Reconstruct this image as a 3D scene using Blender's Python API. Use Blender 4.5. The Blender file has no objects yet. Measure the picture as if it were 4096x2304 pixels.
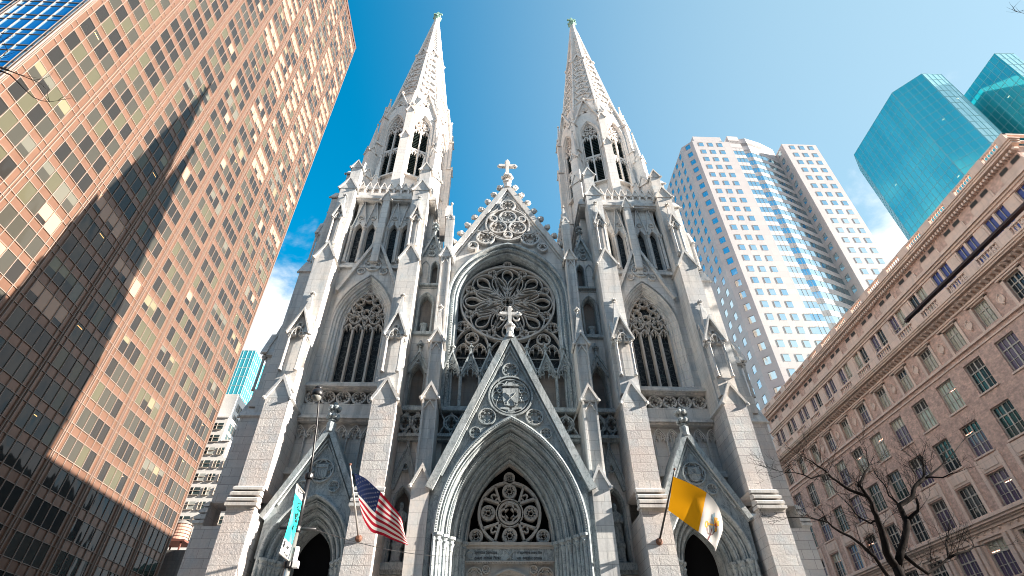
import bpy, bmesh, math, random
from mathutils import Vector, Matrix, noise
random.seed(7)
R = math.radians
PI = math.pi
sc = bpy.context.scene
COL = sc.collection

# ------------------------------------------------------------------ camera
CAM = Vector((-1.58, -36.0, 1.7))
c_rt = Vector((0.9989145, -0.0456199, -0.0094102))
c_dn = Vector((0.0221204, 0.6423781, -0.7660685))
c_fw = Vector((0.0409929, 0.7650289, 0.6426900))
cd = bpy.data.cameras.new('camera')
cam = bpy.data.objects.new('camera', cd)
COL.objects.link(cam)
up = -c_dn
bk = -c_fw
cam.matrix_world = Matrix(((c_rt.x, up.x, bk.x, CAM.x), (c_rt.y, up.y, bk.y, CAM.y), (c_rt.z, up.z, bk.z, CAM.z), (0, 0, 0, 1)))
cd.sensor_width = 36
cd.lens = 2131.58 / 4096 * 36
cd.clip_start = 0.1
cd.clip_end = 6000
sc.camera = cam

def px(p):
    q = Vector(p) - CAM
    d = q.dot(c_fw)
    if d <= 0.1: return None
    return (2048 + 2131.58 * q.dot(c_rt) / d, 1152 + 2131.58 * q.dot(c_dn) / d)

def inview(p, m=150):
    q = px(p)
    return q is not None and -m < q[0] < 4096 + m and -m < q[1] < 2304 + m

# ------------------------------------------------------------------ sun, sky, exposure
SUN = Vector((1.0, -0.172, 0.43)).normalized()
sd = bpy.data.lights.new('sun', 'SUN')
sd.energy = 4.7
sd.angle = R(0.5)
sd.color = (1.0, 0.91, 0.8)
sun = bpy.data.objects.new('sun', sd)
sun.rotation_euler = SUN.to_track_quat('Z', 'Y').to_euler()
sun.location = (60, -30, 160)
COL.objects.link(sun)

world = bpy.data.worlds.new('World')
sc.world = world
world.use_nodes = True
wt = world.node_tree
wt.nodes.clear()
def wn(t, **k):
    n = wt.nodes.new(t)
    for a, v in k.items(): setattr(n, a, v)
    return n
wl = wt.links.new
sky = wn('ShaderNodeTexSky', sky_type='NISHITA', sun_disc=False, sun_elevation=math.asin(SUN.z),
         sun_rotation=math.atan2(SUN.x, SUN.y), altitude=0, air_density=1.0, dust_density=0.8, ozone_density=2.0)
wtc = wn('ShaderNodeTexCoord')
wsep = wn('ShaderNodeSeparateXYZ')
wl(wtc.outputs['Generated'], wsep.inputs[0])
wadd = wn('ShaderNodeMath', operation='ADD'); wadd.inputs[1].default_value = 0.12
wl(wsep.outputs[2], wadd.inputs[0])
wdx = wn('ShaderNodeMath', operation='DIVIDE'); wl(wsep.outputs[0], wdx.inputs[0]); wl(wadd.outputs[0], wdx.inputs[1])
wdy = wn('ShaderNodeMath', operation='DIVIDE'); wl(wsep.outputs[1], wdy.inputs[0]); wl(wadd.outputs[0], wdy.inputs[1])
wcmb = wn('ShaderNodeCombineXYZ'); wl(wdx.outputs[0], wcmb.inputs[0]); wl(wdy.outputs[0], wcmb.inputs[1])
wno = wn('ShaderNodeTexNoise'); wno.inputs['Scale'].default_value = 3.2; wno.inputs['Detail'].default_value = 9
wno.inputs['Roughness'].default_value = 0.58; wno.inputs['Distortion'].default_value = 0.25
wl(wcmb.outputs[0], wno.inputs['Vector'])
# clouds thin out with height above the horizon
wel = wn('ShaderNodeMapRange'); wel.inputs['From Min'].default_value = 0.55; wel.inputs['From Max'].default_value = 0.76
wel.inputs['To Min'].default_value = 0.2; wel.inputs['To Max'].default_value = -0.25
wl(wsep.outputs[2], wel.inputs['Value'])
wsum = wn('ShaderNodeMath', operation='ADD'); wl(wno.outputs['Fac'], wsum.inputs[0]); wl(wel.outputs[0], wsum.inputs[1])
wra = wn('ShaderNodeMapRange'); wra.inputs['From Min'].default_value = 0.52; wra.inputs['From Max'].default_value = 0.74
wra.interpolation_type = 'SMOOTHSTEP'
wl(wsum.outputs[0], wra.inputs['Value'])
hs = wn('ShaderNodeHueSaturation'); hs.inputs['Saturation'].default_value = 1.6; hs.inputs['Hue'].default_value = 0.478
wl(sky.outputs[0], hs.inputs['Color'])
wmx = wn('ShaderNodeMix', data_type='RGBA')
wl(wra.outputs[0], wmx.inputs['Factor'])
# milky air towards the sun's side of the sky
wdot = wn('ShaderNodeVectorMath', operation='DOT_PRODUCT'); wdot.inputs[1].default_value = (0.90, 0.05, 0.43)
wl(wtc.outputs['Generated'], wdot.inputs[0])
wmr = wn('ShaderNodeMapRange', interpolation_type='SMOOTHSTEP'); wmr.inputs['From Min'].default_value = 0.15; wmr.inputs['From Max'].default_value = 0.95
wmr.inputs['To Max'].default_value = 0.72
wl(wdot.outputs['Value'], wmr.inputs['Value'])
wmilk = wn('ShaderNodeMix', data_type='RGBA'); wl(wmr.outputs[0], wmilk.inputs['Factor']); wl(hs.outputs[0], wmilk.inputs[6])
wmilk.inputs[7].default_value = (1.9, 2.4, 2.5, 1)
wl(wmilk.outputs[2], wmx.inputs[6])
wmx.inputs[7].default_value = (3.5, 3.65, 3.8, 1)
bg = wn('ShaderNodeBackground'); bg.inputs['Strength'].default_value = 0.076
wl(wmx.outputs[2], bg.inputs['Color'])
wo = wn('ShaderNodeOutputWorld'); wl(bg.outputs[0], wo.inputs[0])

vs = sc.view_settings
vs.view_transform = 'Standard'
vs.look = 'None'
vs.exposure = 2.17
vs.gamma = 1.0
sc.cycles.max_bounces = 8
sc.cycles.diffuse_bounces = 4
sc.cycles.glossy_bounces = 4
sc.cycles.caustics_reflective = True
sc.cycles.filter_width = 1.0
sc.cycles.sample_clamp_indirect = 30.0

# ------------------------------------------------------------------ materials
def mat(name, base, rough=0.8, metal=0.0, spec=0.5, emit=None, estr=0.0, coat=0.0, ior=1.45):
    m = bpy.data.materials.new(name)
    m.use_nodes = True
    b = m.node_tree.nodes['Principled BSDF']
    b.inputs['Base Color'].default_value = (*base, 1)
    b.inputs['Roughness'].default_value = rough
    b.inputs['Metallic'].default_value = metal
    b.inputs['Specular IOR Level'].default_value = spec
    b.inputs['IOR'].default_value = ior
    b.inputs['Coat Weight'].default_value = coat
    b.inputs['Coat Roughness'].default_value = 0.05
    if emit:
        b.inputs['Emission Color'].default_value = (*emit, 1)
        b.inputs['Emission Strength'].default_value = estr
    return m

class NT:
    def __init__(s, m):
        s.t = m.node_tree
        s.b = s.t.nodes['Principled BSDF']
    def n(s, t, **k):
        x = s.t.nodes.new(t)
        for a, v in k.items():
            if a.startswith('i_'):
                x.inputs[a[2:].replace('_', ' ')].default_value = v
            else: setattr(x, a, v)
        return x
    def l(s, a, b): s.t.links.new(a, b)
    def vec(s, sx=1, sy=1, sz=1):
        tc = s.n('ShaderNodeTexCoord')
        mp = s.n('ShaderNodeMapping')
        mp.inputs['Scale'].default_value = (sx, sy, sz)
        s.l(tc.outputs['Object'], mp.inputs[0])
        return mp.outputs[0]
    def noise(s, scale, detail=4, rough=0.55, v=None, dist=0.0):
        x = s.n('ShaderNodeTexNoise')
        x.inputs['Scale'].default_value = scale; x.inputs['Detail'].default_value = detail
        x.inputs['Roughness'].default_value = rough; x.inputs['Distortion'].default_value = dist
        s.l(v if v is not None else s.vec(), x.inputs['Vector'])
        return x.outputs['Fac']
    def ramp(s, f, stops):
        r = s.n('ShaderNodeValToRGB')
        while len(r.color_ramp.elements) < len(stops): r.color_ramp.elements.new(0.5)
        for e, (p, c) in zip(r.color_ramp.elements, stops):
            e.position = p; e.color = (*c, 1) if len(c) == 3 else c
        s.l(f, r.inputs[0])
        return r.outputs[0]
    def mix(s, f, a, b, mode='MIX'):
        x = s.n('ShaderNodeMix', data_type='RGBA', blend_type=mode)
        for v, i in ((f, 0), (a, 6), (b, 7)):
            if hasattr(v, 'links'): s.l(v, x.inputs[i])
            else: x.inputs[i].default_value = v if i == 0 else (*v, 1)
        return x.outputs[2]
    def bump(s, f, st=0.3, d=0.05):
        x = s.n('ShaderNodeBump')
        x.inputs['Strength'].default_value = st; x.inputs['Distance'].default_value = d
        s.l(f, x.inputs['Height'])
        s.l(x.outputs[0], s.b.inputs['Normal'])
    def blocks(s, w, h, mortar, c1, c2, cm, off=0.5):
        tc = s.n('ShaderNodeTexCoord'); sp = s.n('ShaderNodeSeparateXYZ'); s.l(tc.outputs['Object'], sp.inputs[0])
        ad = s.n('ShaderNodeMath', operation='ADD'); s.l(sp.outputs[0], ad.inputs[0]); s.l(sp.outputs[1], ad.inputs[1])
        cb = s.n('ShaderNodeCombineXYZ'); s.l(ad.outputs[0], cb.inputs[0]); s.l(sp.outputs[2], cb.inputs[1])
        br = s.n('ShaderNodeTexBrick', offset=off, squash=0.62, squash_frequency=3)
        br.inputs['Scale'].default_value = 1; br.inputs['Brick Width'].default_value = w; br.inputs['Row Height'].default_value = h
        br.inputs['Mortar Size'].default_value = mortar; br.inputs['Mortar Smooth'].default_value = 0.3; br.inputs['Bias'].default_value = 0.0
        br.inputs['Color1'].default_value = (*c1, 1); br.inputs['Color2'].default_value = (*c2, 1); br.inputs['Mortar'].default_value = (*cm, 1)
        s.l(cb.outputs[0], br.inputs['Vector'])
        return br

def stone(name, c1, c2, cm, warm, cool, dark, w=1.15, h=0.56, rough_bump=0.25, stain=0.55, veins=0.0):
    m = mat(name, c1, 0.85, spec=0.25)
    q = NT(m)
    br = q.blocks(w, h, 0.016, c1, c2, cm)
    col = br.outputs['Color']
    n1 = q.noise(0.28, 3)
    col = q.mix(q.ramp(n1, [(0.38, (0, 0, 0)), (0.68, (1, 1, 1))]), col, q.mix(0.55, col, warm))
    n2 = q.noise(0.9, 5, 0.6)
    col = q.mix(q.ramp(n2, [(0.5, (0, 0, 0)), (0.75, (0.7, 0.7, 0.7))]), col, cool)
    st = q.noise(1.0, 6, 0.65, q.vec(1.6, 1.6, 0.16))
    col = q.mix(q.ramp(st, [(0.48, (0, 0, 0)), (0.72, (stain,) * 3)]), col, dark)
    if veins:
        vn = q.noise(1.5, 8, 0.7, q.vec(1.0, 1.0, 0.55), 1.6)
        col = q.mix(q.ramp(vn, [(0.47, (0, 0, 0)), (0.5, (veins,) * 3), (0.54, (0, 0, 0))]), col, dark)
    fine = q.noise(7.0, 5, 0.7)
    col = q.mix(0.22, col, q.ramp(fine, [(0.3, (0.55, 0.55, 0.55)), (0.7, (1.25, 1.25, 1.25))]), 'MULTIPLY')
    q.l(col, q.b.inputs['Base Color'])
    inv = q.n('ShaderNodeMath', operation='MULTIPLY_ADD'); inv.inputs[1].default_value = -0.9; inv.inputs[2].default_value = 1
    q.l(br.outputs['Fac'], inv.inputs[0])
    ad = q.n('ShaderNodeMath', operation='ADD'); q.l(inv.outputs[0], ad.inputs[0]); q.l(fine, ad.inputs[1])
    q.bump(ad.outputs[0], rough_bump, 0.06)
    return m

M = {}
M['ashlar'] = stone('rock faced marble ashlar', (0.6, 0.575, 0.55), (0.46, 0.45, 0.45), (0.24, 0.23, 0.225), (0.62, 0.5, 0.44), (0.42, 0.47, 0.5), (0.24, 0.24, 0.245), rough_bump=0.6, stain=0.3)
M['dressed'] = stone('dressed marble', (0.6, 0.59, 0.57), (0.5, 0.505, 0.51), (0.32, 0.32, 0.32), (0.64, 0.55, 0.47), (0.42, 0.48, 0.51), (0.14, 0.155, 0.17), w=1.3, h=0.7, rough_bump=0.1, stain=0.6)
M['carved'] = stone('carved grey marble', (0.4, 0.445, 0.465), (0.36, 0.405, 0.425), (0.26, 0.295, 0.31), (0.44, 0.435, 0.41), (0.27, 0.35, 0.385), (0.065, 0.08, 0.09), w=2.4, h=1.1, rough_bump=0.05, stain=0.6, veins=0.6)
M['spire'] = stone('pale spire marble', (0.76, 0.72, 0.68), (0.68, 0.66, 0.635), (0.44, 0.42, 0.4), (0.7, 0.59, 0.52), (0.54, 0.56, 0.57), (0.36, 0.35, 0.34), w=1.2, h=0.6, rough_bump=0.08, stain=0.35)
M['tracery'] = stone('tracery stone', (0.44, 0.42, 0.395), (0.4, 0.385, 0.37), (0.34, 0.33, 0.31), (0.5, 0.4, 0.32), (0.33, 0.36, 0.38), (0.2, 0.195, 0.19), w=3, h=3, rough_bump=0.04, stain=0.35)
M['niche'] = stone('dark niche stone', (0.2, 0.185, 0.175), (0.16, 0.155, 0.15), (0.12, 0.12, 0.12), (0.3, 0.24, 0.2), (0.2, 0.215, 0.225), (0.1, 0.1, 0.1), rough_bump=0.2)  # darker stone for the backs of niches, parapet and arcade
# leaded glass
m = mat('leaded glass', (0.015, 0.018, 0.02), 0.4, spec=0.12); q = NT(m)
vo = q.n('ShaderNodeTexVoronoi', feature='DISTANCE_TO_EDGE'); vo.inputs['Scale'].default_value = 2.6
q.l(q.vec(1, 0.1, 1), vo.inputs['Vector'])
gcol = q.ramp(vo.outputs['Distance'], [(0.03, (0.06, 0.065, 0.065)), (0.07, (0.012, 0.015, 0.018))])
bn = q.noise(1.4, 3)
gcol = q.mix(q.ramp(bn, [(0.55, (0, 0, 0)), (0.75, (0.6, 0.6, 0.6))]), gcol, (0.03, 0.055, 0.06))
q.l(gcol, q.b.inputs['Base Color'])
M['lead'] = m
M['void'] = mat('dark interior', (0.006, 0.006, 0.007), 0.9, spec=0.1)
M['louver'] = mat('green black louvre', (0.02, 0.035, 0.03), 0.6)
m = mat('verdigris copper', (0.25, 0.45, 0.36), 0.7); q = NT(m)
q.l(q.ramp(q.noise(4, 5), [(0.35, (0.14, 0.26, 0.2)), (0.65, (0.34, 0.55, 0.45))]), q.b.inputs['Base Color']); M['copper'] = m
m = mat('slate roof', (0.1, 0.11, 0.12), 0.7); M['slate'] = m

# ------------------------------------------------------------------ mesh builder
class MB:
    def __init__(s):
        s.v = []; s.f = []; s.mi = []; s.M = None; s.cur = 0
    def add(s, vs, fs, mi=None):
        o = len(s.v)
        if s.M is not None: vs = [s.M @ Vector(p) for p in vs]
        s.v += [tuple(p) for p in vs]
        for f in fs:
            s.f.append(tuple(i + o for i in f)); s.mi.append(s.cur if mi is None else mi)
    def quad(s, a, b, c, d, mi=None): s.add([a, b, c, d], [(0, 1, 2, 3)], mi)
    def box(s, x0, x1, y0, y1, z0, z1, mi=None):
        s.add([(x0, y0, z0), (x1, y0, z0), (x1, y1, z0), (x0, y1, z0), (x0, y0, z1), (x1, y0, z1), (x1, y1, z1), (x0, y1, z1)],
              [(0, 1, 5, 4), (1, 2, 6, 5), (2, 3, 7, 6), (3, 0, 4, 7), (4, 5, 6, 7), (3, 2, 1, 0)], mi)
    def prism(s, poly, y0, y1, mi=None):          # outline in x,z pushed along y
        n = len(poly)
        s.add([(x, y0, z) for x, z in poly] + [(x, y1, z) for x, z in poly],
              [tuple(range(n)), tuple(range(2 * n - 1, n - 1, -1))] + [(i, (i + 1) % n, n + (i + 1) % n, n + i) for i in range(n)], mi)
    def prismx(s, poly, x0, x1, mi=None):         # outline in y,z pushed along x
        n = len(poly)
        s.add([(x0, y, z) for y, z in poly] + [(x1, y, z) for y, z in poly],
              [tuple(range(n)), tuple(range(2 * n - 1, n - 1, -1))] + [(i, (i + 1) % n, n + (i + 1) % n, n + i) for i in range(n)], mi)
    def prismz(s, poly, z0, z1, mi=None, top=1.0, cx=0, cy=0):
        n = len(poly)
        s.add([(x, y, z0) for x, y in poly] + [(cx + (x - cx) * top, cy + (y - cy) * top, z1) for x, y in poly],
              [tuple(range(n - 1, -1, -1)), tuple(range(n, 2 * n))] + [(i, (i + 1) % n, n + (i + 1) % n, n + i) for i in range(n)], mi)
    def bar(s, pts, w, yb, yf, closed=False, fw=0.35, mi=None):   # moulded bar along a line in the x,z plane
        n = len(pts)
        if n < 2: return
        vs = []
        for i in range(n):
            p = Vector(pts[i])
            a = Vector(pts[i - 1]) if (i > 0 or closed) else None
            b = Vector(pts[(i + 1) % n]) if (i < n - 1 or closed) else None
            d1 = (p - a) if a is not None else (b - p)
            d2 = (b - p) if b is not None else d1
            if d1.length < 1e-6: d1 = d2
            if d2.length < 1e-6: d2 = d1
            d1 = d1.normalized(); d2 = d2.normalized()
            t = d1 + d2
            t = t.normalized() if t.length > 1e-4 else d1
            nn = Vector((-t.y, t.x))
            k = 1 / max(0.45, abs(nn.dot(Vector((-d1.y, d1.x)))))
            h = nn * (w / 2 * k)
            vs += [(p.x - h.x, yb, p.y - h.y), (p.x - h.x * 2 * fw, yf, p.y - h.y * 2 * fw), (p.x + h.x * 2 * fw, yf, p.y + h.y * 2 * fw), (p.x + h.x, yb, p.y + h.y)]
        fs = []
        for i in range(n if closed else n - 1):
            a = 4 * i; b = 4 * ((i + 1) % n)
            for k in range(3): fs.append((a + k, a + k + 1, b + k + 1, b + k))
            fs.append((a + 3, a, b, b + 3))
        if not closed:
            fs += [(0, 1, 2, 3), (4 * n - 1, 4 * n - 2, 4 * n - 3, 4 * n - 4)]
        s.add(vs, fs, mi)
    def tube(s, pts, rad, n=8, mi=None):
        pts = [Vector(p) for p in pts]
        if not hasattr(rad, '__len__'): rad = [rad] * len(pts)
        vs = []; prev = None
        for i, p in enumerate(pts):
            t = (pts[min(i + 1, len(pts) - 1)] - pts[max(i - 1, 0)]).normalized()
            u = prev if prev is not None else (Vector((0, 0, 1)) if abs(t.z) < 0.9 else Vector((1, 0, 0)))
            u = (u - t * u.dot(t)).normalized(); prev = u
            w = t.cross(u)
            for k in range(n):
                a = 2 * PI * k / n
                vs.append(p + (u * math.cos(a) + w * math.sin(a)) * rad[i])
        fs = []
        for i in range(len(pts) - 1):
            for k in range(n):
                fs.append((i * n + k, i * n + (k + 1) % n, (i + 1) * n + (k + 1) % n, (i + 1) * n + k))
        fs += [tuple(range(n - 1, -1, -1)), tuple(range((len(pts) - 1) * n, len(pts) * n))]
        s.add(vs, fs, mi)
    def lathe(s, prof, cx, cy, n=10, mi=None, sq=False, rot=0.0):
        vs = []
        k0 = (PI / n) if sq else 0
        for r, z in prof:
            for k in range(n):
                a = 2 * PI * k / n + k0 + rot
                vs.append((cx + r * math.cos(a), cy + r * math.sin(a), z))
        fs = []
        for i in range(len(prof) - 1):
            for k in range(n): fs.append((i * n + k, i * n + (k + 1) % n, (i + 1) * n + (k + 1) % n, (i + 1) * n + k))
        fs += [tuple(range(n - 1, -1, -1)), tuple(range((len(prof) - 1) * n, len(prof) * n))]
        s.add(vs, fs, mi)
    def knob(s, x, y, z, r, mi=None):               # a carved leaf knob
        vs = []; fs = []
        nr, nc = 4, 7
        for i in range(nr + 1):
            th = PI * i / nr
            for k in range(nc):
                a = 2 * PI * k / nc
                rr = r * (0.8 + 0.4 * random.random())
                vs.append((x + rr * math.sin(th) * math.cos(a), y + rr * math.sin(th) * math.sin(a), z + rr * math.cos(th)))
        for i in range(nr):
            for k in range(nc): fs.append((i * nc + k, i * nc + (k + 1) % nc, (i + 1) * nc + (k + 1) % nc, (i + 1) * nc + k))
        s.add(vs, fs, mi)
    def strips(s, rows, closed=False, mi=None):
        n = len(rows[0]); vs = [p for r in rows for p in r]
        fs = []
        for i in range(len(rows) - 1):
            for k in range(n - 1 + closed): fs.append((i * n + k, i * n + (k + 1) % n, (i + 1) * n + (k + 1) % n, (i + 1) * n + k))
        s.add(vs, fs, mi)
    def build(s, name, mats, parent=None, smooth=False, recalc=True, loc=None):
        me = bpy.data.meshes.new(name)
        vs = s.v
        if loc is not None: vs = [(p[0] - loc[0], p[1] - loc[1], p[2] - loc[2]) for p in vs]
        me.from_pydata(vs, [], s.f)
        if not isinstance(mats, (list, tuple)): mats = [mats]
        for x in mats: me.materials.append(x)
        me.polygons.foreach_set('material_index', s.mi)
        if recalc:
            b = bmesh.new(); b.from_mesh(me)
            bmesh.ops.recalc_face_normals(b, faces=b.faces)
            b.to_mesh(me); b.free()
        if smooth: me.polygons.foreach_set('use_smooth', [True] * len(me.polygons))
        me.update()
        o = bpy.data.objects.new(name, me)
        COL.objects.link(o)
        if loc is not None: o.location = loc
        if parent is not None: attach(o, parent)
        return o

def attach(o, parent):
    o.parent = parent
    o.matrix_parent_inverse = Matrix.Translation(-wpos[parent.name]) if parent.name in wpos else Matrix.Identity(4)
wpos = {}
def thing(name, label, cat, loc=(0, 0, 0), group=None):
    o = bpy.data.objects.new(name, None)
    COL.objects.link(o)
    o.location = loc
    wpos[o.name] = Vector(loc)
    return tag(o, label, cat, group)
def tag(o, label, cat, group=None):
    o['label'] = label; o['category'] = cat
    if group: o['group'] = group
    return o
def structure(o): o['kind'] = 'structure'; return o

# ------------------------------------------------------------------ gothic helpers
def arch(cx, zs, hw, rise, t=0.0, n=9):
    r = (hw * hw + rise * rise) / (2 * hw); off = r - hw
    rr = r - t
    ta = math.acos(max(-1, min(1, off / rr)))
    right = [(cx - off + rr * math.cos(ta * i / n), zs + rr * math.sin(ta * i / n)) for i in range(n + 1)]
    left = [(2 * cx - x, z) for x, z in right]
    return left + right[::-1][1:]
def arch_prof(mb, cx, zs, zb, hw, rise, prof, n=9, mi=None):
    rows = []
    for t, y in prof:
        a = arch(cx, zs, hw, rise, t, n)
        pts = [(cx - hw + t, zb)] + a + [(cx + hw - t, zb)]
        rows.append([(x, y, z) for x, z in pts])
    mb.strips(rows, mi=mi)
def wall_arch(mb, x0, x1, zb, top, y, cx, zs, hw, rise, t=0.0, n=9, mi=None):
    if not callable(top):
        zt = top
        top = lambda x: zt
    a = arch(cx, zs, hw, rise, t, n)
    l = cx - hw + t; r = cx + hw - t
    mb.quad((x0, y, zb), (l, y, zb), (l, y, top(l)), (x0, y, top(x0)), mi)
    mb.quad((r, y, zb), (x1, y, zb), (x1, y, top(x1)), (r, y, top(r)), mi)
    for (ax, az), (bx, bz) in zip(a, a[1:]):
        mb.quad((ax, y, az), (bx, y, bz), (bx, y, max(bz, top(bx))), (ax, y, max(az, top(ax))), mi)
def circ(cx, cz, r, n=20, a0=0.0, a1=2 * PI, closed=True):
    m = n if closed else n + 1
    return [(cx + r * math.cos(a0 + (a1 - a0) * i / n), cz + r * math.sin(a0 + (a1 - a0) * i / n)) for i in range(m)]
def foil(mb, cx, cz, r, n, yb, yf, w=0.11, ring=True, a0=PI / 2, mi=None):
    if ring: mb.bar(circ(cx, cz, r - w / 2, max(16, 4 * n)), w, yb, yf, True, mi=mi)
    ri = r - w
    k = math.sin(PI / n)
    rl = ri * k / (1 + k) * 1.12
    rc = ri - rl
    pts = []
    for i in range(n):
        a = a0 + 2 * PI * i / n
        ox, oz = cx + rc * math.cos(a), cz + rc * math.sin(a)
        sp = R(118 if n > 3 else 105)
        for j in range(7):
            b = a - sp + 2 * sp * j / 6
            pts.append((ox + rl * math.cos(b), oz + rl * math.sin(b)))
    mb.bar(pts, w * 0.8, yb, yf + 0.04, True, mi=mi)
def catmull(p, closed=True, k=4):
    n = len(p); out = []
    for i in range(n if closed else n - 1):
        q = [Vector(p[(i + j) % n] if closed else p[max(0, min(n - 1, i + j))]) for j in (-1, 0, 1, 2)]
        for s_ in range(k):
            t = s_ / k
            out.append(tuple(0.5 * ((2 * q[1]) + (-q[0] + q[2]) * t + (2 * q[0] - 5 * q[1] + 4 * q[2] - q[3]) * t * t + (-q[0] + 3 * q[1] - 3 * q[2] + q[3]) * t ** 3)))
    if not closed: out.append(tuple(p[-1]))
    return out
def trefoil_head(mb, cx, zs, hw, yb, yf, w=0.09, rise=None, mi=None):   # cusped arch head over a light
    rise = rise or hw * 1.5
    mb.bar(arch(cx, zs, hw, rise, w / 2, 5), w, yb, yf, mi=mi)
    z1 = zs + rise * 0.12
    pts = [(cx - hw + w, z1 - 0.2 * hw)] + [(cx - hw * 0.62 + 0.34 * hw * math.cos(a), z1 + 0.34 * hw * math.sin(a)) for a in (PI, 2.4, 1.7, 1.0, .3, -.4)] 
    pts += [(cx + 0.42 * hw * math.cos(a), zs + rise * 0.52 + 0.42 * hw * math.sin(a)) for a in (PI + .6, PI, 2.3, PI / 2, .85, 0, -.6)]
    pts += [(2 * cx - x, z) for x, z in pts[:7][::-1]]
    mb.bar(pts, w * 0.75, yb, yf + 0.03, mi=mi)
def column(mb, x, y, z0, z1, r, cap=0.45, mi=None):
    mb.lathe([(r * 1.5, z0), (r * 1.5, z0 + 0.08), (r * 1.15, z0 + 0.16), (r * 1.3, z0 + 0.22), (r, z0 + 0.28), (r, z1 - cap), (r * 1.25, z1 - cap), (r * 1.05, z1 - cap + 0.05),
              (r * 1.6, z1 - cap * 0.45), (r * 1.35, z1 - cap * 0.35), (r * 1.8, z1 - 0.1), (r * 1.8, z1)], x, y, 9, mi)
    if cap > 0.3:
        for k in range(6):
            a = k * PI / 3
            mb.knob(x + r * 1.5 * math.cos(a), y + r * 1.5 * math.sin(a), z1 - cap * 0.5, r * 0.42, mi)
def finial(mb, x, y, z0, z1, r, mi=None, tiers=1):
    h = z1 - z0
    mb.lathe([(r * 0.5, z0), (r * 0.42, z0 + h * 0.3), (r * 0.7, z0 + h * 0.34), (r * 0.4, z0 + h * 0.4), (r * 0.35, z1 - h * .15), (r * 0.12, z1)], x, y, 8, mi)
    for t in range(tiers):
        zz = z0 + h * (0.62 if tiers == 1 else (0.48 + 0.3 * t))
        for k in range(6):
            a = k * PI / 3
            mb.knob(x + r * 0.75 * math.cos(a), y + r * 0.75 * math.sin(a), zz, r * 0.42, mi)
    mb.knob(x, y, z1 - h * 0.06, r * 0.4, mi)
def cross(mb, x, y, z0, z1, w, t, mi=None):
    zc = z0 + (z1 - z0) * 0.62; hw = w / 2
    mb.box(x - t / 2, x + t / 2, y - t / 2, y + t / 2, z0, z1, mi)
    mb.box(x - hw, x - t / 2, y - t / 2 + .01, y + t / 2 - .01, zc - t / 2, zc + t / 2, mi)
    mb.box(x + t / 2, x + hw, y - t / 2 + .01, y + t / 2 - .01, zc - t / 2, zc + t / 2, mi)
    for dx, dz in ((-hw, zc), (hw, zc), (0, z1)):
        mb.knob(x + dx, y, dz, t * 0.62, mi)
        mb.knob(x + dx * 0.75 + (t * .5 if dx == 0 else 0), y, dz + (t * .5 if dx else -t * .6), t * 0.4, mi)
        mb.knob(x + dx * 0.75 - (t * .5 if dx == 0 else 0), y, dz - (t * .5 if dx else t * .6), t * 0.4, mi)
def gablet(mb, x0, x1, yf, yb, ze, za, t=0.16, mi=None):       # small pitched roof with coping on a buttress front
    cx = (x0 + x1) / 2
    mb.prism([(x0 + .06, ze), (x1 - .06, ze), (cx, za - t)], yf + 0.05, yb, mi)
    o = 0.09
    mb.bar([(x0 - o, ze - .04), (cx, za - t * 0.3), (x1 + o, ze - .04)], t * 1.25, yb, yf - 0.06, fw=0.42, mi=mi)
    for x in (x0 - o, x1 + o): mb.knob(x, yf - 0.04, ze - 0.05, 0.13, mi)
def shield(mb, cx, cz, w, h, yb, yf, mi=None):
    p = [(cx - w / 2, cz + h / 2), (cx + w / 2, cz + h / 2), (cx + w / 2, cz)]
    p += [(cx + w / 2 * math.cos(a), cz - h / 2 * math.sin(a) ** 0.8) for a in (0.35, 0.7, 1.05, 1.35)]
    p += [(cx, cz - h / 2)] + [(cx - w / 2 * math.cos(a), cz - h / 2 * math.sin(a) ** 0.8) for a in (1.35, 1.05, 0.7, 0.35)] + [(cx - w / 2, cz)]
    mb.prism(p, yf, yb, mi)
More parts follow.
